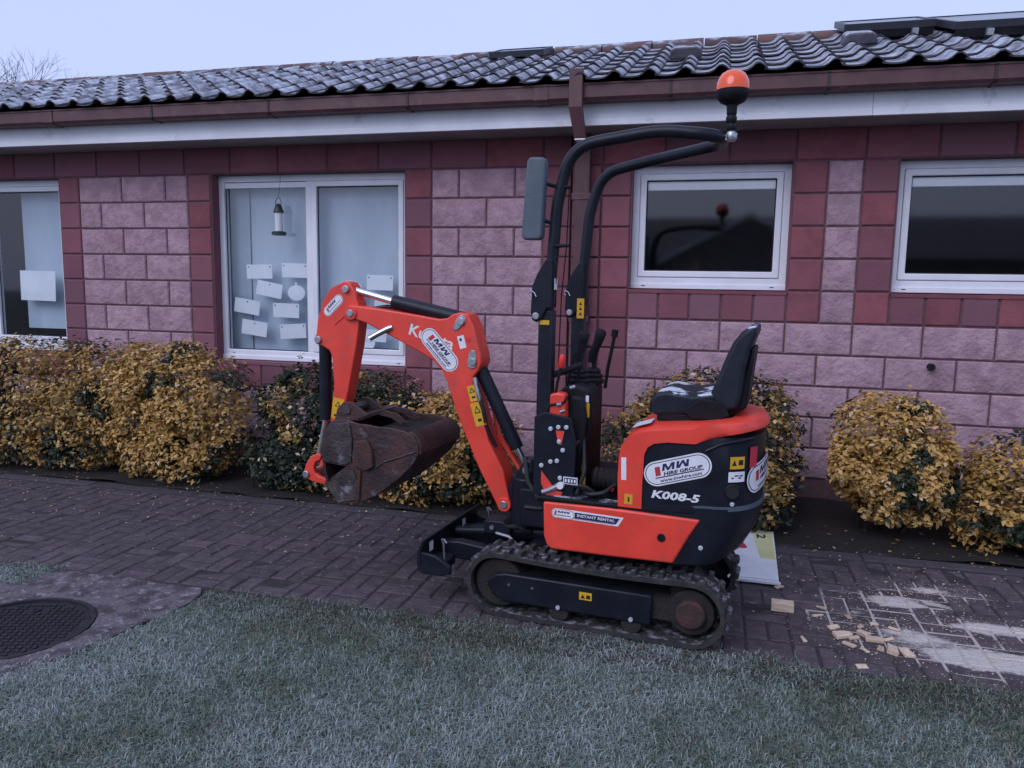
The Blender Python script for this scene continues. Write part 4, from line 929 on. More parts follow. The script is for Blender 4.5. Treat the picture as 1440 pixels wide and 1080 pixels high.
GM = [(0, 0), (.20, 0), (.20, .62), (.42, 0), (.58, 0), (.80, .62), (.80, 0), (1, 0), (1, 1), (.72, 1), (.5, .36), (.28, 1), (0, 1)]
def mw(cx, cz, w_, h_, sh=.35):
    v = []; f = []
    for i, gl in enumerate((GM, [(1 - x, 1 - z) for x, z in GM])):
        o_ = len(v); q = [((-.5 + .46 * i + i * .08 + .46 * x) * w_ + sh * (z - .5) * h_ + cx, (z - .5) * h_ + cz) for x, z in gl]; v += q; f.append(tuple(range(o_, o_ + len(q))))
    return v, f
def mw_layers(url=True, small=False):
    L = [('pill', pill(.30, .112), 'sticker_white', 0), ('outline', pill(.286, .098), 'sticker_navy', 1), ('field', pill(.279, .091), 'sticker_white', 2),
         ('red_bar', rect(-.098, -.075, -.010, .030, .12), 'sticker_red', 3),
         ('lettering', mw(-.002, .0225, .118, .030), 'sticker_navy', 3),
         ('underline', rect(-.10, .115, -.021, -.0165, .12), 'sticker_navy', 3)]
    if not small:
        L.append(('lettering', ctext('HIRE GROUP', .024, -.0065, .175, .016, .035, .2), 'sticker_navy', 3))
        L.append(('lettering', ctext('www.mwhire.com', .008, -.0335, .185, .0145, .02, .15), 'sticker_navy', 3))
    return L
def body_surf(x, z, l):
    return (x, ysurf(x, HW - .008) - l, z)
def skirt_surf(x, z, l): return (x, -HW - .004 - l, z)
sticker('hire_sticker', mw_layers(), .386, .781, R(17), body_surf, .97, label='white pill sticker reading MW HIRE GROUP on the black cover')
sticker('model_lettering', [('lettering', ctext('K008-5', 0, 0, .205, .036, .035, .18), 'sticker_white', 0)], .383, .664, R(-.5), body_surf)
v_p = pill(.112, .046)
sticker('rental_sticker', [('banner', rect(-.04, .215, -.0225, .0225, .55), 'sticker_white', 0), ('blue_field', rect(-.01, .20, -.0135, .0145, .55), 'sticker_navy', 1),
        ('lettering', ctext('INSTANT RENTAL', .098, .002, .178, .013, .02), 'sticker_white', 2), ('red_line', rect(-.005, .19, -.0165, -.0145, .5), 'sticker_red', 2),
        ('pill', ([(x - .058, z) for x, z in v_p[0]], v_p[1]), 'sticker_white', 2), ('outline', ([(x * .95 - .058, z * .9) for x, z in v_p[0]], v_p[1]), 'sticker_navy', 3), ('field', ([(x * .92 - .058, z * .84) for x, z in v_p[0]], v_p[1]), 'sticker_white', 4),
        ('red_bar', rect(-.100, -.092, -.006, .013, .2), 'sticker_red', 5), ('lettering', mw(-.056, .0085, .056, .010), 'sticker_navy', 5), ('underline', rect(-.10, -.02, -.009, -.006, .2), 'sticker_navy', 5)],
        -.052, .531, R(-1.5), skirt_surf, .96)
sticker('warning_sticker', [('field', rect(-.029, .029, -.018, .018), 'sticker_yellow', 0), ('mark', ([(-.022, -.011), (-.002, -.011), (-.012, .009)], [(0, 1, 2)]), 'sticker_black', 1), ('mark', rect(.004, .022, -.011, .006), 'sticker_black', 1)], .007, .166, 0, lambda x, z, l: (x, -.345 - l, z))
# stickers round the rear corner: measured along the curved cover
def arc_pt(s, hw):
    x, y = HX, -hw; d = 0; ph = 0.0
    if s <= 0: return HX + s, -hw
    N = 400; px, py = HX, -hw
    for k in range(1, N + 1):
        a = math.pi / 2 * k / N; x = HX + HR * math.sin(a) ** (2 / HN); y = -hw * math.cos(a) ** (2 / HN)
        d += math.hypot(x - px, y - py); px, py = x, y
        if d >= s: break
    return x, y
def arc_surf(u, z, l):
    x, y = arc_pt(u, HW - .008); x2, y2 = arc_pt(u + .004, HW - .008); t = Vector((x2 - x, y2 - y)).normalized(); nrm = Vector((t.y, -t.x))
    return (x + nrm.x * l, y + nrm.y * l, z)
def cols(b, n=10):                                    # cut a rectangle into columns so it follows the curve
    x0, x1, y0, y1 = b; return grid_strip(lambda t: (x0 + (x1 - x0) * t, y0, y1), n)
sticker('warning_sticker', [('field', cols((-.034, .034, -.026, .026), 6), 'sticker_yellow', 0), ('mark', ([(-.026, -.012), (-.004, -.012), (-.015, .012)], [(0, 1, 2)]), 'sticker_black', 1), ('mark', rect(.004, .026, -.010, .012), 'sticker_black', 1)], .135, .825, 0, arc_surf)
sticker('notice_sticker', [('field', cols((-.038, .038, -.022, .022), 6), 'sticker_white', 0), ('mark', rect(-.024, .02, -.008, -.001, .3), 'sticker_navy', 1), ('mark', rect(-.012, .026, .002, .008, .3), 'sticker_navy', 1)], .135, .765, 0, arc_surf)
sticker('red_patch', [('field', cols((-.022, .03, -.045, .045), 6), 'sticker_red', 0)], .222, .842, 0, arc_surf)
sticker('hire_sticker', mw_layers(), .355, .765, R(10), arc_surf, 1.12)
sticker('warning_sticker', [('field', rect(-.018, .018, -.022, .022), 'sticker_yellow', 0), ('mark', rect(-.003, .004, -.012, .01), 'sticker_black', 1)], .183, .632, 0, lambda x, z, l: (x, -HW - l, z))
sticker('notice_sticker', [('field', rect(-.011, .011, -.05, .05), 'sticker_white', 0)], .158, .765, R(2), lambda x, z, l: (x, -HW - l, z))
part('paper_label', MB().add([(.18, -.29, .9405), (.26, -.29, .968), (.26, -.18, .972), (.18, -.18, .9445)], [(0, 1, 2, 3)]), 'sticker_white', smooth=0)
# --- seat
st = part('seat_cushion', MB().prism([(.232, 1.005), (.236, 1.05), (.256, 1.085), (.30, 1.098), (.42, 1.085), (.52, 1.105), (.55, 1.06), (.53, 1.01), (.26, .985)], -.205, .205), 'vinyl', bevel=.028, seg=4, smooth=60)
part('seat_back', MB().prism([(.485, 1.07), (.515, 1.15), (.545, 1.24), (.578, 1.322), (.612, 1.368), (.645, 1.392), (.670, 1.398), (.672, 1.36), (.648, 1.29), (.632, 1.20), (.622, 1.10), (.61, 1.04), (.53, 1.015)], -.205, .205), 'vinyl', bevel=.022, seg=4, smooth=60)
part('seat_shell', MB().prism([(.40, 1.005), (.47, 1.06), (.56, 1.085), (.630, 1.20), (.648, 1.295), (.668, 1.295), (.658, 1.19), (.645, 1.04), (.58, .995)], -.16, .16), 'plastic_black', bevel=.01)
part('seat_side', MB().prism([(.38, 1.02), (.46, 1.075), (.55, 1.065), (.58, 1.01), (.52, .985), (.42, .985)], -.218, -.205), 'plastic_black', bevel=.004)
part('seat_rail', MB().box(.27, .655, -.20, -.16, .965, 1.0).box(.27, .655, .16, .20, .965, 1.0), 'plastic_black', bevel=.006)
part('seat_mount', MB().box(.30, .60, -.17, .17, .955, 1.0), 'plastic_black')
part('bolt', MB().cyl((.53, -.212, .992), (.53, -.195, .992), .012, 12), 'bolt_pale')
# --- roll bar
def arc_path(pts, rr, n=7):
    pts = [Vector(p) for p in pts]; out = [pts[0]]
    for i in range(1, len(pts) - 1):
        a, b, c = pts[i - 1], pts[i], pts[i + 1]; r_ = rr[i - 1] if isinstance(rr, (list, tuple)) else rr
        d1 = (a - b).normalized(); d2 = (c - b).normalized(); th = d1.angle(d2); t = min(r_ / math.tan(th / 2), (a - b).length * .49, (c - b).length * .49)
        p0, p1 = b + d1 * t, b + d2 * t
        for k in range(n + 1): q = k / n; out.append((p0 * (1 - q) + b * q) * (1 - q) + (b * (1 - q) + p1 * q) * q)
    return out + [pts[-1]]
rp = arc_path([(-.222, -.27, 1.42), (-.190, -.27, 1.90), (-.135, -.27, 2.145), (.25, -.27, 2.192), (.500, -.265, 2.160), (.475, -.01, 2.170), (.16, .20, 2.152), (-.125, .27, 2.105), (-.185, .27, 1.90), (-.222, .27, 1.42)], [.5, .24, .6, .11, .11, .6, .24, .5], 10)
rb = part('roll_bar', MB().tube(rp, .0265, 14), 'paint_black', smooth=60)
for s in (-1, 1):
    y = s * .27
    part('post', MB().prism([(-.262, .60), (-.258, 1.44), (-.190, 1.44), (-.192, .60)], y - .03, y + .03), 'paint_black', rb, bevel=.008)
    part('hinge_plate', MB().prism([(-.225, 1.66), (-.262, 1.60), (-.285, 1.545), (-.290, 1.43), (-.282, 1.395), (-.262, 1.385), (-.240, 1.40), (-.215, 1.45), (-.195, 1.45), (-.195, 1.66)], y - .042, y - .030), 'paint_black', rb, bevel=.003)
    part('hinge_plate', MB().prism([(-.225, 1.66), (-.262, 1.60), (-.285, 1.545), (-.290, 1.43), (-.282, 1.395), (-.262, 1.385), (-.240, 1.40), (-.215, 1.45), (-.195, 1.45), (-.195, 1.66)], y + .030, y + .042), 'paint_black', rb, bevel=.003)
    part('hinge_pin', MB().cyl((-.263, y - .055, 1.413), (-.263, y + .055, 1.413), .016, 14), 'zinc', rb, bevel=.003)
    part('lynch_pin', MB().tube([(-.285, y - .05, 1.50), (-.293, y - .052, 1.51), (-.285, y - .054, 1.525), (-.27, y - .052, 1.515), (-.262, y - .05, 1.498)], .0028, 6), 'chrome', rb)
part('warning_sticker', MB().box(-.25, -.205, -.3015, -.3005, 1.375, 1.395), 'sticker_yellow', rb)
part('warning_sticker', MB().box(-.225, -.188, .2265, .2275, 1.385, 1.485), 'sticker_yellow', rb)
for z in (1.41, 1.435, 1.46): part('mark', MB().prism([(-.215, z - .008), (-.198, z - .008), (-.2065, z + .008)], .2255, .2263), 'sticker_black', rb)
part('white_label', MB().box(-.189, -.187, -.29, -.25, 1.53, 1.58), 'sticker_white', rb)
mr_ = part('side_mirror', MB().prism([(-.318, 1.76), (-.305, 1.745), (-.235, 1.745), (-.222, 1.76), (-.212, 2.075), (-.222, 2.095), (-.285, 2.098), (-.298, 2.08)], -.335, -.285), 'pad_grey', rb, bevel=.016, seg=3)
mr_.location = (-.015, 0, 0)
for z in (1.83, 1.99): part('mirror_arm', MB().tube([(-.24, -.295, z), (-.205, -.285, z - .01), (-.175, -.262, z - .015)], .009, 8), 'plastic_black', rb)
for z in (1.72, 1.97): part('cable_clip', MB().cyl((-.19, -.29, z), (-.13, -.275, z + .004), .008, 8), 'plastic_black', rb)
part('beacon_cable', MB().tube([(-.135, -.272, 1.98), (-.142, -.272, 1.72), (-.16, -.272, 1.5), (-.17, -.26, 1.2)], .003, 5), 'plastic_black', rb)
# --- beacon
bc = part('beacon_base', MB().lathe([(.020, .0), (.022, .028), (.048, .040), (.062, .058), (.066, .078), (.066, .090)], (.525, -.20, 2.262), 24), 'plastic_black', smooth=40)
part('beacon_lens', MB().lathe([(.067, .086), (.067, .098), (.064, .116), (.057, .135), (.046, .151), (.031, .161), (.015, .166), (.003, .167)], (.525, -.20, 2.262), 28), 'amber', bc, smooth=60)
part('beacon_stalk', MB().lathe([(.014, -.075), (.019, -.068), (.019, -.05), (.016, -.045), (.022, -.035), (.022, -.02), (.018, -.012), (.021, -.004), (.018, .004)], (.525, -.20, 2.262), 14), 'plastic_black', bc)
part('wing_nut', MB().prism([(.470, 2.193), (.525, 2.182), (.585, 2.196), (.58, 2.208), (.525, 2.20), (.476, 2.205)], -.208, -.192), 'plastic_black', bc)
part('beacon_clamp', MB().lathe([(.018, -.115), (.024, -.105), (.024, -.085), (.017, -.075)], (.528, -.20, 2.262), 14).box(.48, .53, -.215, -.185, 2.150, 2.172), 'zinc', bc, bevel=.002)
# --- controls
part('control_console', MB().prism([(-.19, .60), (-.20, 1.03), (-.165, 1.085), (-.10, 1.105), (-.04, 1.085), (-.03, 1.0), (-.02, .90), (-.04, .83), (-.05, .75), (-.05, .60)], -.20, -.02), 'plastic_black', bevel=.018, seg=3)
part('console_bracket', MB().prism([(-.262, .60), (-.262, .96), (-.21, .985), (-.09, .965), (-.065, .86), (-.07, .60)], -.315, -.300), 'paint_black', bevel=.004)
part('console_panel', MB().prism([(-.235, .95), (-.232, 1.02), (-.21, 1.06), (-.165, 1.075), (-.125, 1.07), (-.12, .955)], -.298, -.24), 'paint_red', bevel=.010)
part('console_trim', MB().prism([(-.158, .905), (-.118, .905), (-.130, .842), (-.145, .842)], -.3185, -.3155), 'paint_red')
part('console_trim', MB().prism([(-.222, .715), (-.15, .63), (-.12, .625), (-.13, .605), (-.20, .605), (-.222, .66)], -.3185, -.3155), 'paint_red')
for x, z in ((-.182, .911), (-.146, .921), (-.109, .923), (-.141, .856), (-.123, .818), (-.179, .761), (-.149, .767), (-.222, .740), (-.133, .690)):
    part('bolt', MB().cyl((x, -.325, z), (x, -.31, z), .0105, 10), 'bolt_pale', bevel=.003)
part('rating_plate', MB().box(-.118, -.052, -.3175, -.3155, .665, .698), 'sticker_white')
part('plate_field', MB().box(-.114, -.056, -.3185, -.3178, .669, .694), 'sticker_navy')
for k in range(4): part('plate_mark', MB().box(-.110 + .014 * k, -.102 + .014 * k, -.3193, -.3188, .674, .689), 'sticker_white')
jl = part('joystick', MB().lathe([(.052, 0), (.054, .018), (.042, .028), (.045, .04), (.034, .05), (.037, .06), (.024, .075)], (-.125, -.07, 1.09), 18).tube([(-.125, -.07, 1.15), (-.128, -.07, 1.20)], .010, 8), 'plastic_black', smooth=50)
part('grip', MB().tube([(-.130, -.07, 1.185), (-.128, -.07, 1.22), (-.118, -.07, 1.26), (-.110, -.07, 1.30), (-.106, -.07, 1.325), (-.105, -.07, 1.338)], [.020, .024, .022, .026, .029, .016], 12), 'plastic_black', jl, smooth=60)
jr = part('joystick', MB().lathe([(.052, 0), (.054, .018), (.042, .028), (.045, .04), (.034, .05), (.037, .06), (.024, .075)], (-.09, .07, 1.08), 18).tube([(-.09, .07, 1.14), (-.09, .07, 1.19)], .010, 8), 'plastic_black', smooth=50)
part('grip', MB().tube([(-.10, .07, 1.18), (-.095, .07, 1.22), (-.08, .07, 1.26), (-.066, .07, 1.30), (-.058, .07, 1.33), (-.055, .07, 1.342)], [.020, .024, .021, .025, .028, .016], 12), 'plastic_black', jr, smooth=60)
lv = part('blade_lever', MB().tube([(-.19, -.29, .92), (-.178, -.29, 1.02), (-.165, -.285, 1.12), (-.150, -.285, 1.19)], .007, 8), 'plastic_black')
part('knob', MB().tube([(-.151, -.285, 1.185), (-.149, -.285, 1.195), (-.145, -.285, 1.235), (-.144, -.285, 1.245)], [.010, .015, .015, .010], 12), 'knob_red', lv, smooth=60)
part('travel_lever', MB().tube([(-.06, .20, 1.04), (-.05, .20, 1.14), (-.03, .20, 1.25), (-.02, .20, 1.31)], .009, 8).tube([(-.022, .20, 1.30), (-.017, .20, 1.335)], .017, 10), 'plastic_black')
part('grab_bar', MB().tube([(-.215, -.25, 1.14), (-.15, -.22, 1.165), (-.09, -.16, 1.19)], .015, 10), 'plastic_black')
part('lever_link', MB().tube([(-.21, -.30, .93), (-.205, -.302, 1.0), (-.195, -.302, 1.015), (-.13, -.302, 1.03), (-.11, -.30, 1.06)], .006, 8), 'plastic_black')
part('yellow_strap', MB().box(-.062, -.044, -.215, -.201, .62, .76), 'sticker_yellow', bevel=.003)
part('warning_sticker', MB().box(-.052, -.036, -.2035, -.2015, .955, 1.02), 'sticker_yellow')
part('notice_sticker', MB().box(-.054, -.040, -.2035, -.2015, 1.024, 1.055), 'sticker_white')
bel = []
for k in range(13): bel.append((-.02 + .0125 * k, -.16, .668))
part('rubber_bellows', MB().tube(bel, [.052 if k % 2 else .044 for k in range(13)], 16), 'rubber_gasket', smooth=60)
part('control_stand', MB().box(-.17, -.06, -.02, .16, .60, 1.08), 'plastic_black', bevel=.02)
part('control_valve', MB().box(-.16, .12, -.10, .22, .60, .66), 'plastic_black', bevel=.01)
part('red_tap', MB().lathe([(.012, 0), (.014, .012), (.008, .018)], (.085, -.24, .635), 10), 'knob_red')
part('pedal', MB().tube([(-.215, -.31, .615), (-.18, -.315, .63), (-.145, -.318, .65), (-.135, -.318, .662)], .014, 10), 'zinc', bevel=.0)
part('coupling', MB().tube([(-.128, -.335, .658), (-.128, -.31, .658)], .016, 14), 'sticker_white')
part('frost_scrap', MB().slab([(.05, -.33), (.11, -.325), (.135, -.30), (.07, -.29)], .6025, .610), 'frost_mat', smooth=0)
# --- swing bracket and boom
part('swing_bracket', MB().cyl((-.40, 0, .345), (-.40, 0, .60), .078, 20).box(-.40, -.20, -.10, .10, .37, .56), 'paint_black', bevel=.008)
part('boom_mount', MB().prism([(-.54, .46), (-.51, .50), (-.44, .62), (-.40, .69), (-.36, .69), (-.34, .62), (-.38, .45), (-.46, .42), (-.52, .42)], -.048, .048), 'paint_black', bevel=.008)
part('mount_hose', MB().tube([(-.22, -.08, .52), (-.30, -.12, .53), (-.36, -.10, .60), (-.40, -.03, .70)], .012, 8).tube([(-.22, -.05, .48), (-.30, -.10, .47), (-.37, -.10, .47)], .012, 8), 'rubber_gasket')
boom = [(-1.405, 1.412), (-1.375, 1.428), (-1.34, 1.428), (-1.09, 1.402), (-.86, 1.372), (-.815, 1.378), (-.785, 1.398), (-.750, 1.408), (-.705, 1.400), (-.672, 1.345), (-.632, 1.205), (-.626, 1.165), (-.642, 1.125), (-.672, 1.09), (-.668, 1.04), (-.585, .775), (-.505, .635), (-.466, .475), (-.466, .445), (-.480, .424), (-.505, .418), (-.525, .430), (-.575, .52), (-.641, .641), (-.72, .812), (-.768, .922), (-.815, 1.06), (-.842, 1.115), (-.89, 1.162), (-.969, 1.202), (-1.132, 1.275), (-1.278, 1.338), (-1.34, 1.355), (-1.395, 1.348), (-1.418, 1.375)]
bm_ = part('boom', MB().prism(boom, -.062, .062), 'paint_red', bevel=.007, seg=3)
part('boom_rib', MB().prism([(-.648, 1.08), (-.56, .79), (-.43, .60), (-.415, .56), (-.435, .58), (-.575, .77)], .035, .060), 'paint_red', bm_, bevel=.004)
def pin(x, z, y0, y1, r_, parent, boss=0, m='zinc'):
    if boss: part('pin_boss', MB().cyl((x, y0 + .006, z), (x, y1 - .006, z), boss, 20), 'paint_red', parent, bevel=.003)
    part('pin', MB().cyl((x, y0, z), (x, y1, z), r_, 16), m, parent, bevel=.003)
pin(-.496, .457, -.074, .074, .020, bm_, .036)
pin(-1.368, 1.388, -.078, .078, .020, bm_, .036)
pin(-.737, 1.365, -.076, .076, .020, bm_)
pin(-.672, 1.165, -.076, .076, .020, bm_)
part('pin_plate', MB().prism([(-.780, 1.335), (-.772, 1.318), (-.755, 1.320), (-.712, 1.36), (-.712, 1.385), (-.735, 1.398), (-.756, 1.388)], -.068, -.060), 'zinc', bm_, bevel=.003)
part('pin_plate', MB().prism([(-.700, 1.17), (-.70, 1.14), (-.675, 1.13), (-.652, 1.14), (-.652, 1.185), (-.66, 1.222), (-.68, 1.225), (-.692, 1.21)], -.068, -.060), 'zinc', bm_, bevel=.003)
def boom_surf(x, z, l): return (x, -.062 - l, z)
sticker('hire_sticker', mw_layers(), -.855, 1.218, R(-47), boom_surf, .86, parent=bm_)
sticker('brand_lettering', [('lettering', ctext('Kubota', 0, 0, .255, .058, .02), 'sticker_white', -.9)], -.900, 1.282, R(-16), boom_surf, parent=bm_)
sticker('notice_sticker', [('field', rect(-.018, .018, -.032, .032), 'sticker_white', 0), ('mark', rect(-.009, .004, .006, .02), 'sticker_navy', 1)], -.733, 1.262, R(16), boom_surf, parent=bm_)
for (cx_, cz_, h_) in ((-.672, 1.008, .040), (-.640, .905, .060)):
    sticker('warning_sticker', [('field', rect(-.022 if h_ < .05 else -.029, .022 if h_ < .05 else .029, -h_, h_), 'sticker_yellow', 0), ('mark', ([(-.017, h_ * .1), (.017, h_ * .1), (0, h_ * .75)], [(0, 1, 2)]), 'sticker_black', 1), ('field', ([(-.010, h_ * .18), (.010, h_ * .18), (0, h_ * .55)], [(0, 1, 2)]), 'sticker_yellow', 2), ('mark', rect(-.010, .010, -h_ * .62, -h_ * .38), 'sticker_black', 1)], cx_, cz_, R(17), boom_surf, parent=bm_)
part('work_pipe', MB().tube([(-1.235, -.10, 1.262), (-1.20, -.085, 1.285), (-1.15, -.07, 1.312), (-1.125, -.06, 1.322)], .015, 12), 'chrome', bm_)
part('drain_hole', MB().cyl((-.698, -.064, 1.275), (-.698, -.05, 1.275), .013, 14), 'knob_red', bm_)
part('boom_hose', MB().tube([(-.662, -.05, 1.07), (-.640, -.065, 1.0), (-.612, -.066, .93), (-.60, -.05, .84), (-.56, -.02, .74)], .011, 8), 'rubber_gasket', bm_)
part('hose_fitting', MB().tube([(-.664, -.055, 1.085), (-.652, -.066, 1.045), (-.638, -.068, 1.0), (-.628, -.066, .965)], [.012, .009, .012, .009], 8), 'zinc', bm_)
bcy = part('boom_cylinder', MB().cyl((-.655, 0, 1.125), (-.452, 0, .735), .034, 20), 'paint_black', bevel=.004)
part('rod', MB().cyl((-.46, 0, .75), (-.395, 0, .635), .018, 16), 'chrome', bcy)
part('rod_eye', MB().cyl((-.385, -.05, .64), (-.385, .05, .64), .022, 14), 'zinc', bcy)
acy = part('arm_cylinder', MB().cyl((-1.150, 0, 1.452), (-.745, 0, 1.372), .036, 20), 'paint_black', bevel=.004)
part('rod', MB().cyl((-1.395, 0, 1.510), (-1.14, 0, 1.450), .019, 16), 'chrome', acy)
part('top_hose', MB().tube([(-1.29, .02, 1.41), (-1.20, .02, 1.425), (-1.10, .03, 1.415), (-.95, .04, 1.40), (-.85, .04, 1.385)], .011, 8), 'rubber_gasket', acy)
# --- arm
arm = [(-1.448, 1.540), (-1.418, 1.554), (-1.388, 1.548), (-1.362, 1.512), (-1.346, 1.46), (-1.330, 1.42), (-1.330, 1.35), (-1.348, 1.22), (-1.400, .98), (-1.452, .78), (-1.468, .64), (-1.485, .60), (-1.515, .60), (-1.530, .64), (-1.522, .75), (-1.489, 1.0), (-1.500, 1.15), (-1.515, 1.185), (-1.560, 1.208), (-1.597, 1.215), (-1.612, 1.242), (-1.596, 1.272), (-1.586, 1.345), (-1.548, 1.455), (-1.500, 1.518)]
ar = part('arm', MB().prism(arm, -.045, .045), 'paint_red', bevel=.006, seg=3)
for x, z, r_ in ((-1.405, 1.512, .020), (-1.580, 1.240, .020)): pin(x, z, -.060, .060, r_, ar)
def arm_surf(x, z, l): return (x, -.045 - l, z)
sticker('hire_sticker', mw_layers(small=True), -1.485, 1.425, R(43), arm_surf, .48, parent=ar)
sticker('warning_sticker', [('field', rect(-.037, .037, -.062, .062), 'sticker_yellow', 0), ('mark', ([(-.02, .012), (.02, .012), (0, .045)], [(0, 1, 2)]), 'sticker_black', 1), ('field', ([(-.012, .017), (.012, .017), (0, .036)], [(0, 1, 2)]), 'sticker_yellow', 2), ('mark', rect(-.018, .014, -.048, -.035), 'sticker_black', 1)], -1.468, .872, R(-8), arm_surf, parent=ar, scale=.92)
part('weld_seam', MB().tube([(-1.48, -.046, 1.325), (-1.40, -.046, 1.385)], .004, 6), 'paint_red', ar)
kcy = part('bucket_cylinder', MB().cyl((-1.568, 0, 1.235), (-1.572, 0, .80), .034, 20), 'paint_black', bevel=.005)
part('rod', MB().cyl((-1.571, 0, .81), (-1.628, 0, .56), .015, 14), 'zinc', kcy)
lk = [(-1.575, .625), (-1.612, .605), (-1.648, .56), (-1.668, .505), (-1.655, .478), (-1.60, .462), (-1.52, .452), (-1.512, .485), (-1.565, .497), (-1.592, .512), (-1.600, .545), (-1.588, .575), (-1.555, .590), (-1.552, .615)]
lkp = part('bucket_link', MB().prism(lk, -.085, -.055), 'paint_red', bevel=.005)
part('link_plate', MB().prism(lk, .055, .085), 'paint_red', lkp, bevel=.005)
part('pin', MB().cyl((-1.645, -.098, .503), (-1.645, .098, .503), .020, 14), 'zinc', lkp, bevel=.003)
# --- bucket: curled, its mouth up and its lip towards the machine
YN, YFR = -.225, .225
shell = [(-1.235, .868), (-1.30, .862), (-1.384, .842), (-1.432, .772), (-1.452, .675), (-1.440, .570), (-1.410, .480), (-1.348, .405), (-1.233, .424), (-1.129, .472), (-1.006, .567), (-.920, .648), (-.880, .705), (-.878, .755), (-.898, .795), (-.94, .815)]
def inset(pts, d, c=(-1.17, .68)):
    return [(c[0] + (x - c[0]) * (1 - d / math.hypot(x - c[0], z - c[1])), c[1] + (z - c[1]) * (1 - d / math.hypot(x - c[0], z - c[1]))) for x, z in pts]
inn_ = inset(shell, .016); n = len(shell); b = MB(); NY = 10; v = []; f = []; m2 = 2 * n
for k in range(NY + 1):
    y = YN + (YFR - YN) * k / NY
    for (x, z) in shell + inn_: dn = .006 * noise.noise((x * 7, y * 11, z * 7)); v.append((x + dn, y, z + dn))
for k in range(NY):
    for i in range(n - 1):
        f.append((k * m2 + i, k * m2 + i + 1, (k + 1) * m2 + i + 1, (k + 1) * m2 + i)); f.append((k * m2 + n + i + 1, k * m2 + n + i, (k + 1) * m2 + n + i, (k + 1) * m2 + n + i + 1))
    for i in (0, n - 1): f.append((k * m2 + i, k * m2 + n + i, (k + 1) * m2 + n + i, (k + 1) * m2 + i))
for k in (0, NY):
    for i in range(n - 1): f.append((k * m2 + i, k * m2 + i + 1, k * m2 + n + i + 1, k * m2 + n + i))
bk = part('bucket', b.add(v, f), 'bucket_steel', smooth=50)
side = [(-1.225, .840), (-1.30, .858), (-1.384, .842), (-1.432, .772), (-1.452, .675), (-1.438, .622), (-1.300, .612), (-1.385, .545), (-1.418, .492), (-1.348, .405), (-1.233, .424), (-1.129, .472), (-1.006, .567), (-.920, .648), (-.882, .715), (-.886, .770), (-.914, .800), (-.96, .822), (-1.03, .832), (-1.10, .832), (-1.16, .838)]
sidef = [q for q in side if q not in ((-1.438, .622), (-1.300, .612), (-1.385, .545))]
part('side_plate', MB().prism(side, YN - .014, YN), 'bucket_steel', bk, bevel=.004)
part('side_plate', MB().prism(sidef, YFR, YFR + .014), 'bucket_steel', bk, bevel=.004)
part('worn_plate', MB().prism([(-1.27, .845), (-1.375, .832), (-1.422, .768), (-1.441, .680), (-1.43, .632), (-1.30, .622), (-1.262, .64), (-1.255, .75)], YN - .022, YN - .0145), 'bucket_worn', bk, bevel=.003)
part('worn_plate', MB().prism([(-1.30, .590), (-1.255, .60), (-1.232, .55), (-1.225, .445), (-1.345, .418), (-1.405, .492), (-1.375, .535)], YN - .021, YN - .0145), 'bucket_worn', bk, bevel=.003)
part('wear_block', MB().prism([(-1.245, .622), (-1.17, .602), (-1.128, .628), (-1.138, .72), (-1.165, .765), (-1.24, .752)], YN - .034, YN - .0145), 'rust', bk, bevel=.008)
part('wear_rib', MB().prism([(-1.24, .44), (-1.225, .60), (-1.205, .60), (-1.215, .445)], YN - .026, YN - .0145), 'rust', bk, bevel=.003)
part('weld_seam', MB().tube([(-1.14, YN - .015, .61), (-1.08, YN - .016, .655), (-1.0, YN - .016, .685), (-.90, YN - .015, .725)], .0045, 6), 'bucket_worn', bk)
part('lip', MB().prism([(-.950, .806), (-.935, .824), (-.898, .808), (-.872, .770), (-.869, .712), (-.882, .705), (-.886, .765), (-.905, .790)], YN - .01, YFR + .01), 'bucket_steel', bk, bevel=.005, seg=3)
for y in (-.105, .075):
    part('bucket_ear', MB().prism([(-1.455, .70), (-1.45, .80), (-1.425, .885), (-1.385, .925), (-1.335, .925), (-1.275, .885), (-1.225, .855), (-1.27, .83), (-1.38, .80), (-1.40, .70)], y - .011, y + .011), 'bucket_steel', bk, bevel=.004)
part('ear_bar', MB().cyl((-1.365, -.125, .885), (-1.365, .095, .885), .024, 14), 'bucket_worn', bk)
part('link_bar', MB().cyl((-1.50, -.10, .468), (-1.50, .10, .468), .02, 14).box(-1.51, -1.40, -.05, .05, .45, .55), 'bucket_worn', bk)
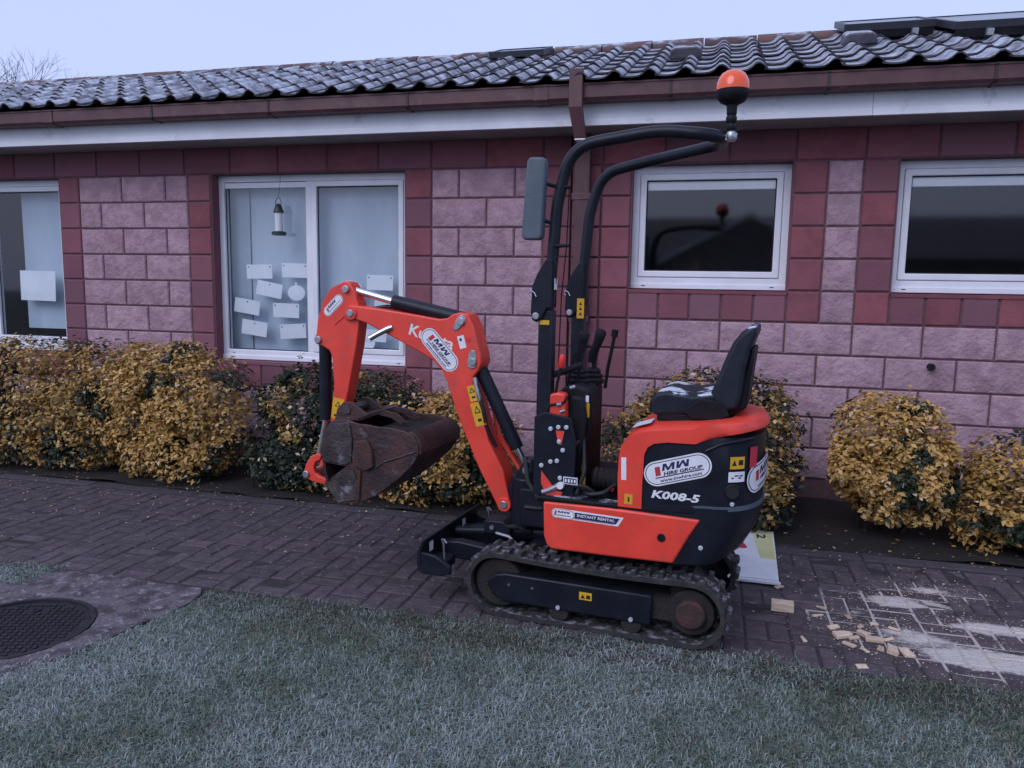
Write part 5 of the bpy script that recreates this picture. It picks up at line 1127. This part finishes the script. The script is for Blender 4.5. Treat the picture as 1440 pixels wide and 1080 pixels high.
for k in range(2): part('mouth_rib', MB().prism([(-1.24, .85), (-1.20, .878), (-1.12, .868), (-1.06, .82), (-1.10, .81), (-1.16, .84)], -.02 + .14 * k, -.008 + .14 * k), 'bucket_steel', bk, bevel=.003)
part('soil_load', MB().add([(-1.25 + .34 * i / 8, YN + .02 + (YFR - YN - .04) * j / 8, .775 + .03 * math.sin(math.pi * i / 8) + .02 * noise.noise((i * .9, j * .9, 4))) for i in range(9) for j in range(9)], [(i * 9 + j, i * 9 + 9 + j, i * 9 + 10 + j, i * 9 + j + 1) for i in range(8) for j in range(8)]), 'soil', bk, smooth=60)
# --- hoses and rods crowding the control stand
hz_ = [([(-.20, -.29, .66), (-.15, -.305, .74), (-.10, -.28, .82), (-.06, -.22, .86)], .011), ([(-.235, -.25, .63), (-.24, -.24, .80), (-.20, -.22, .95), (-.15, -.19, 1.06)], .012), ([(-.06, -.30, .62), (-.03, -.28, .72), (-.05, -.23, .84), (-.08, -.215, .96)], .010),
       ([(-.24, -.10, .62), (-.26, -.12, .85), (-.22, -.14, 1.02), (-.16, -.12, 1.08)], .012), ([(.02, -.27, .62), (-.02, -.30, .66), (-.08, -.31, .66)], .010), ([(.10, -.22, .66), (.06, -.28, .63), (.0, -.29, .62), (-.05, -.26, .625)], .011), ([(-.21, -.05, .61), (-.30, -.06, .60), (-.36, -.03, .58), (-.40, .02, .61)], .013), ([(-.21, .04, .58), (-.31, .08, .55), (-.38, .06, .50)], .013)]
for pts, r_ in hz_: part('hydraulic_hose', MB().tube(arc_path(pts, .06, 4), r_, 8), 'rubber_gasket', smooth=60)
for x, y, z in ((-.155, -.16, 1.13), (-.115, -.15, 1.13)): part('lever_rod', MB().tube([(x, y, 1.08), (x + .012, y, 1.16), (x + .03, y, 1.24)], .006, 8), 'plastic_black')
part('console_side', MB().prism([(-.135, .66), (-.15, .80), (-.14, 1.0), (-.11, 1.06), (-.055, 1.05), (-.04, .95), (-.05, .84), (-.065, .70)], -.245, -.20), 'plastic_black', bevel=.015, seg=3)
for x, z in ((-.16, 1.02), (-.145, .99), (-.10, 1.10)): part('fitting', MB().cyl((x, -.312, z), (x + .02, -.30, z + .006), .008, 8), 'zinc')
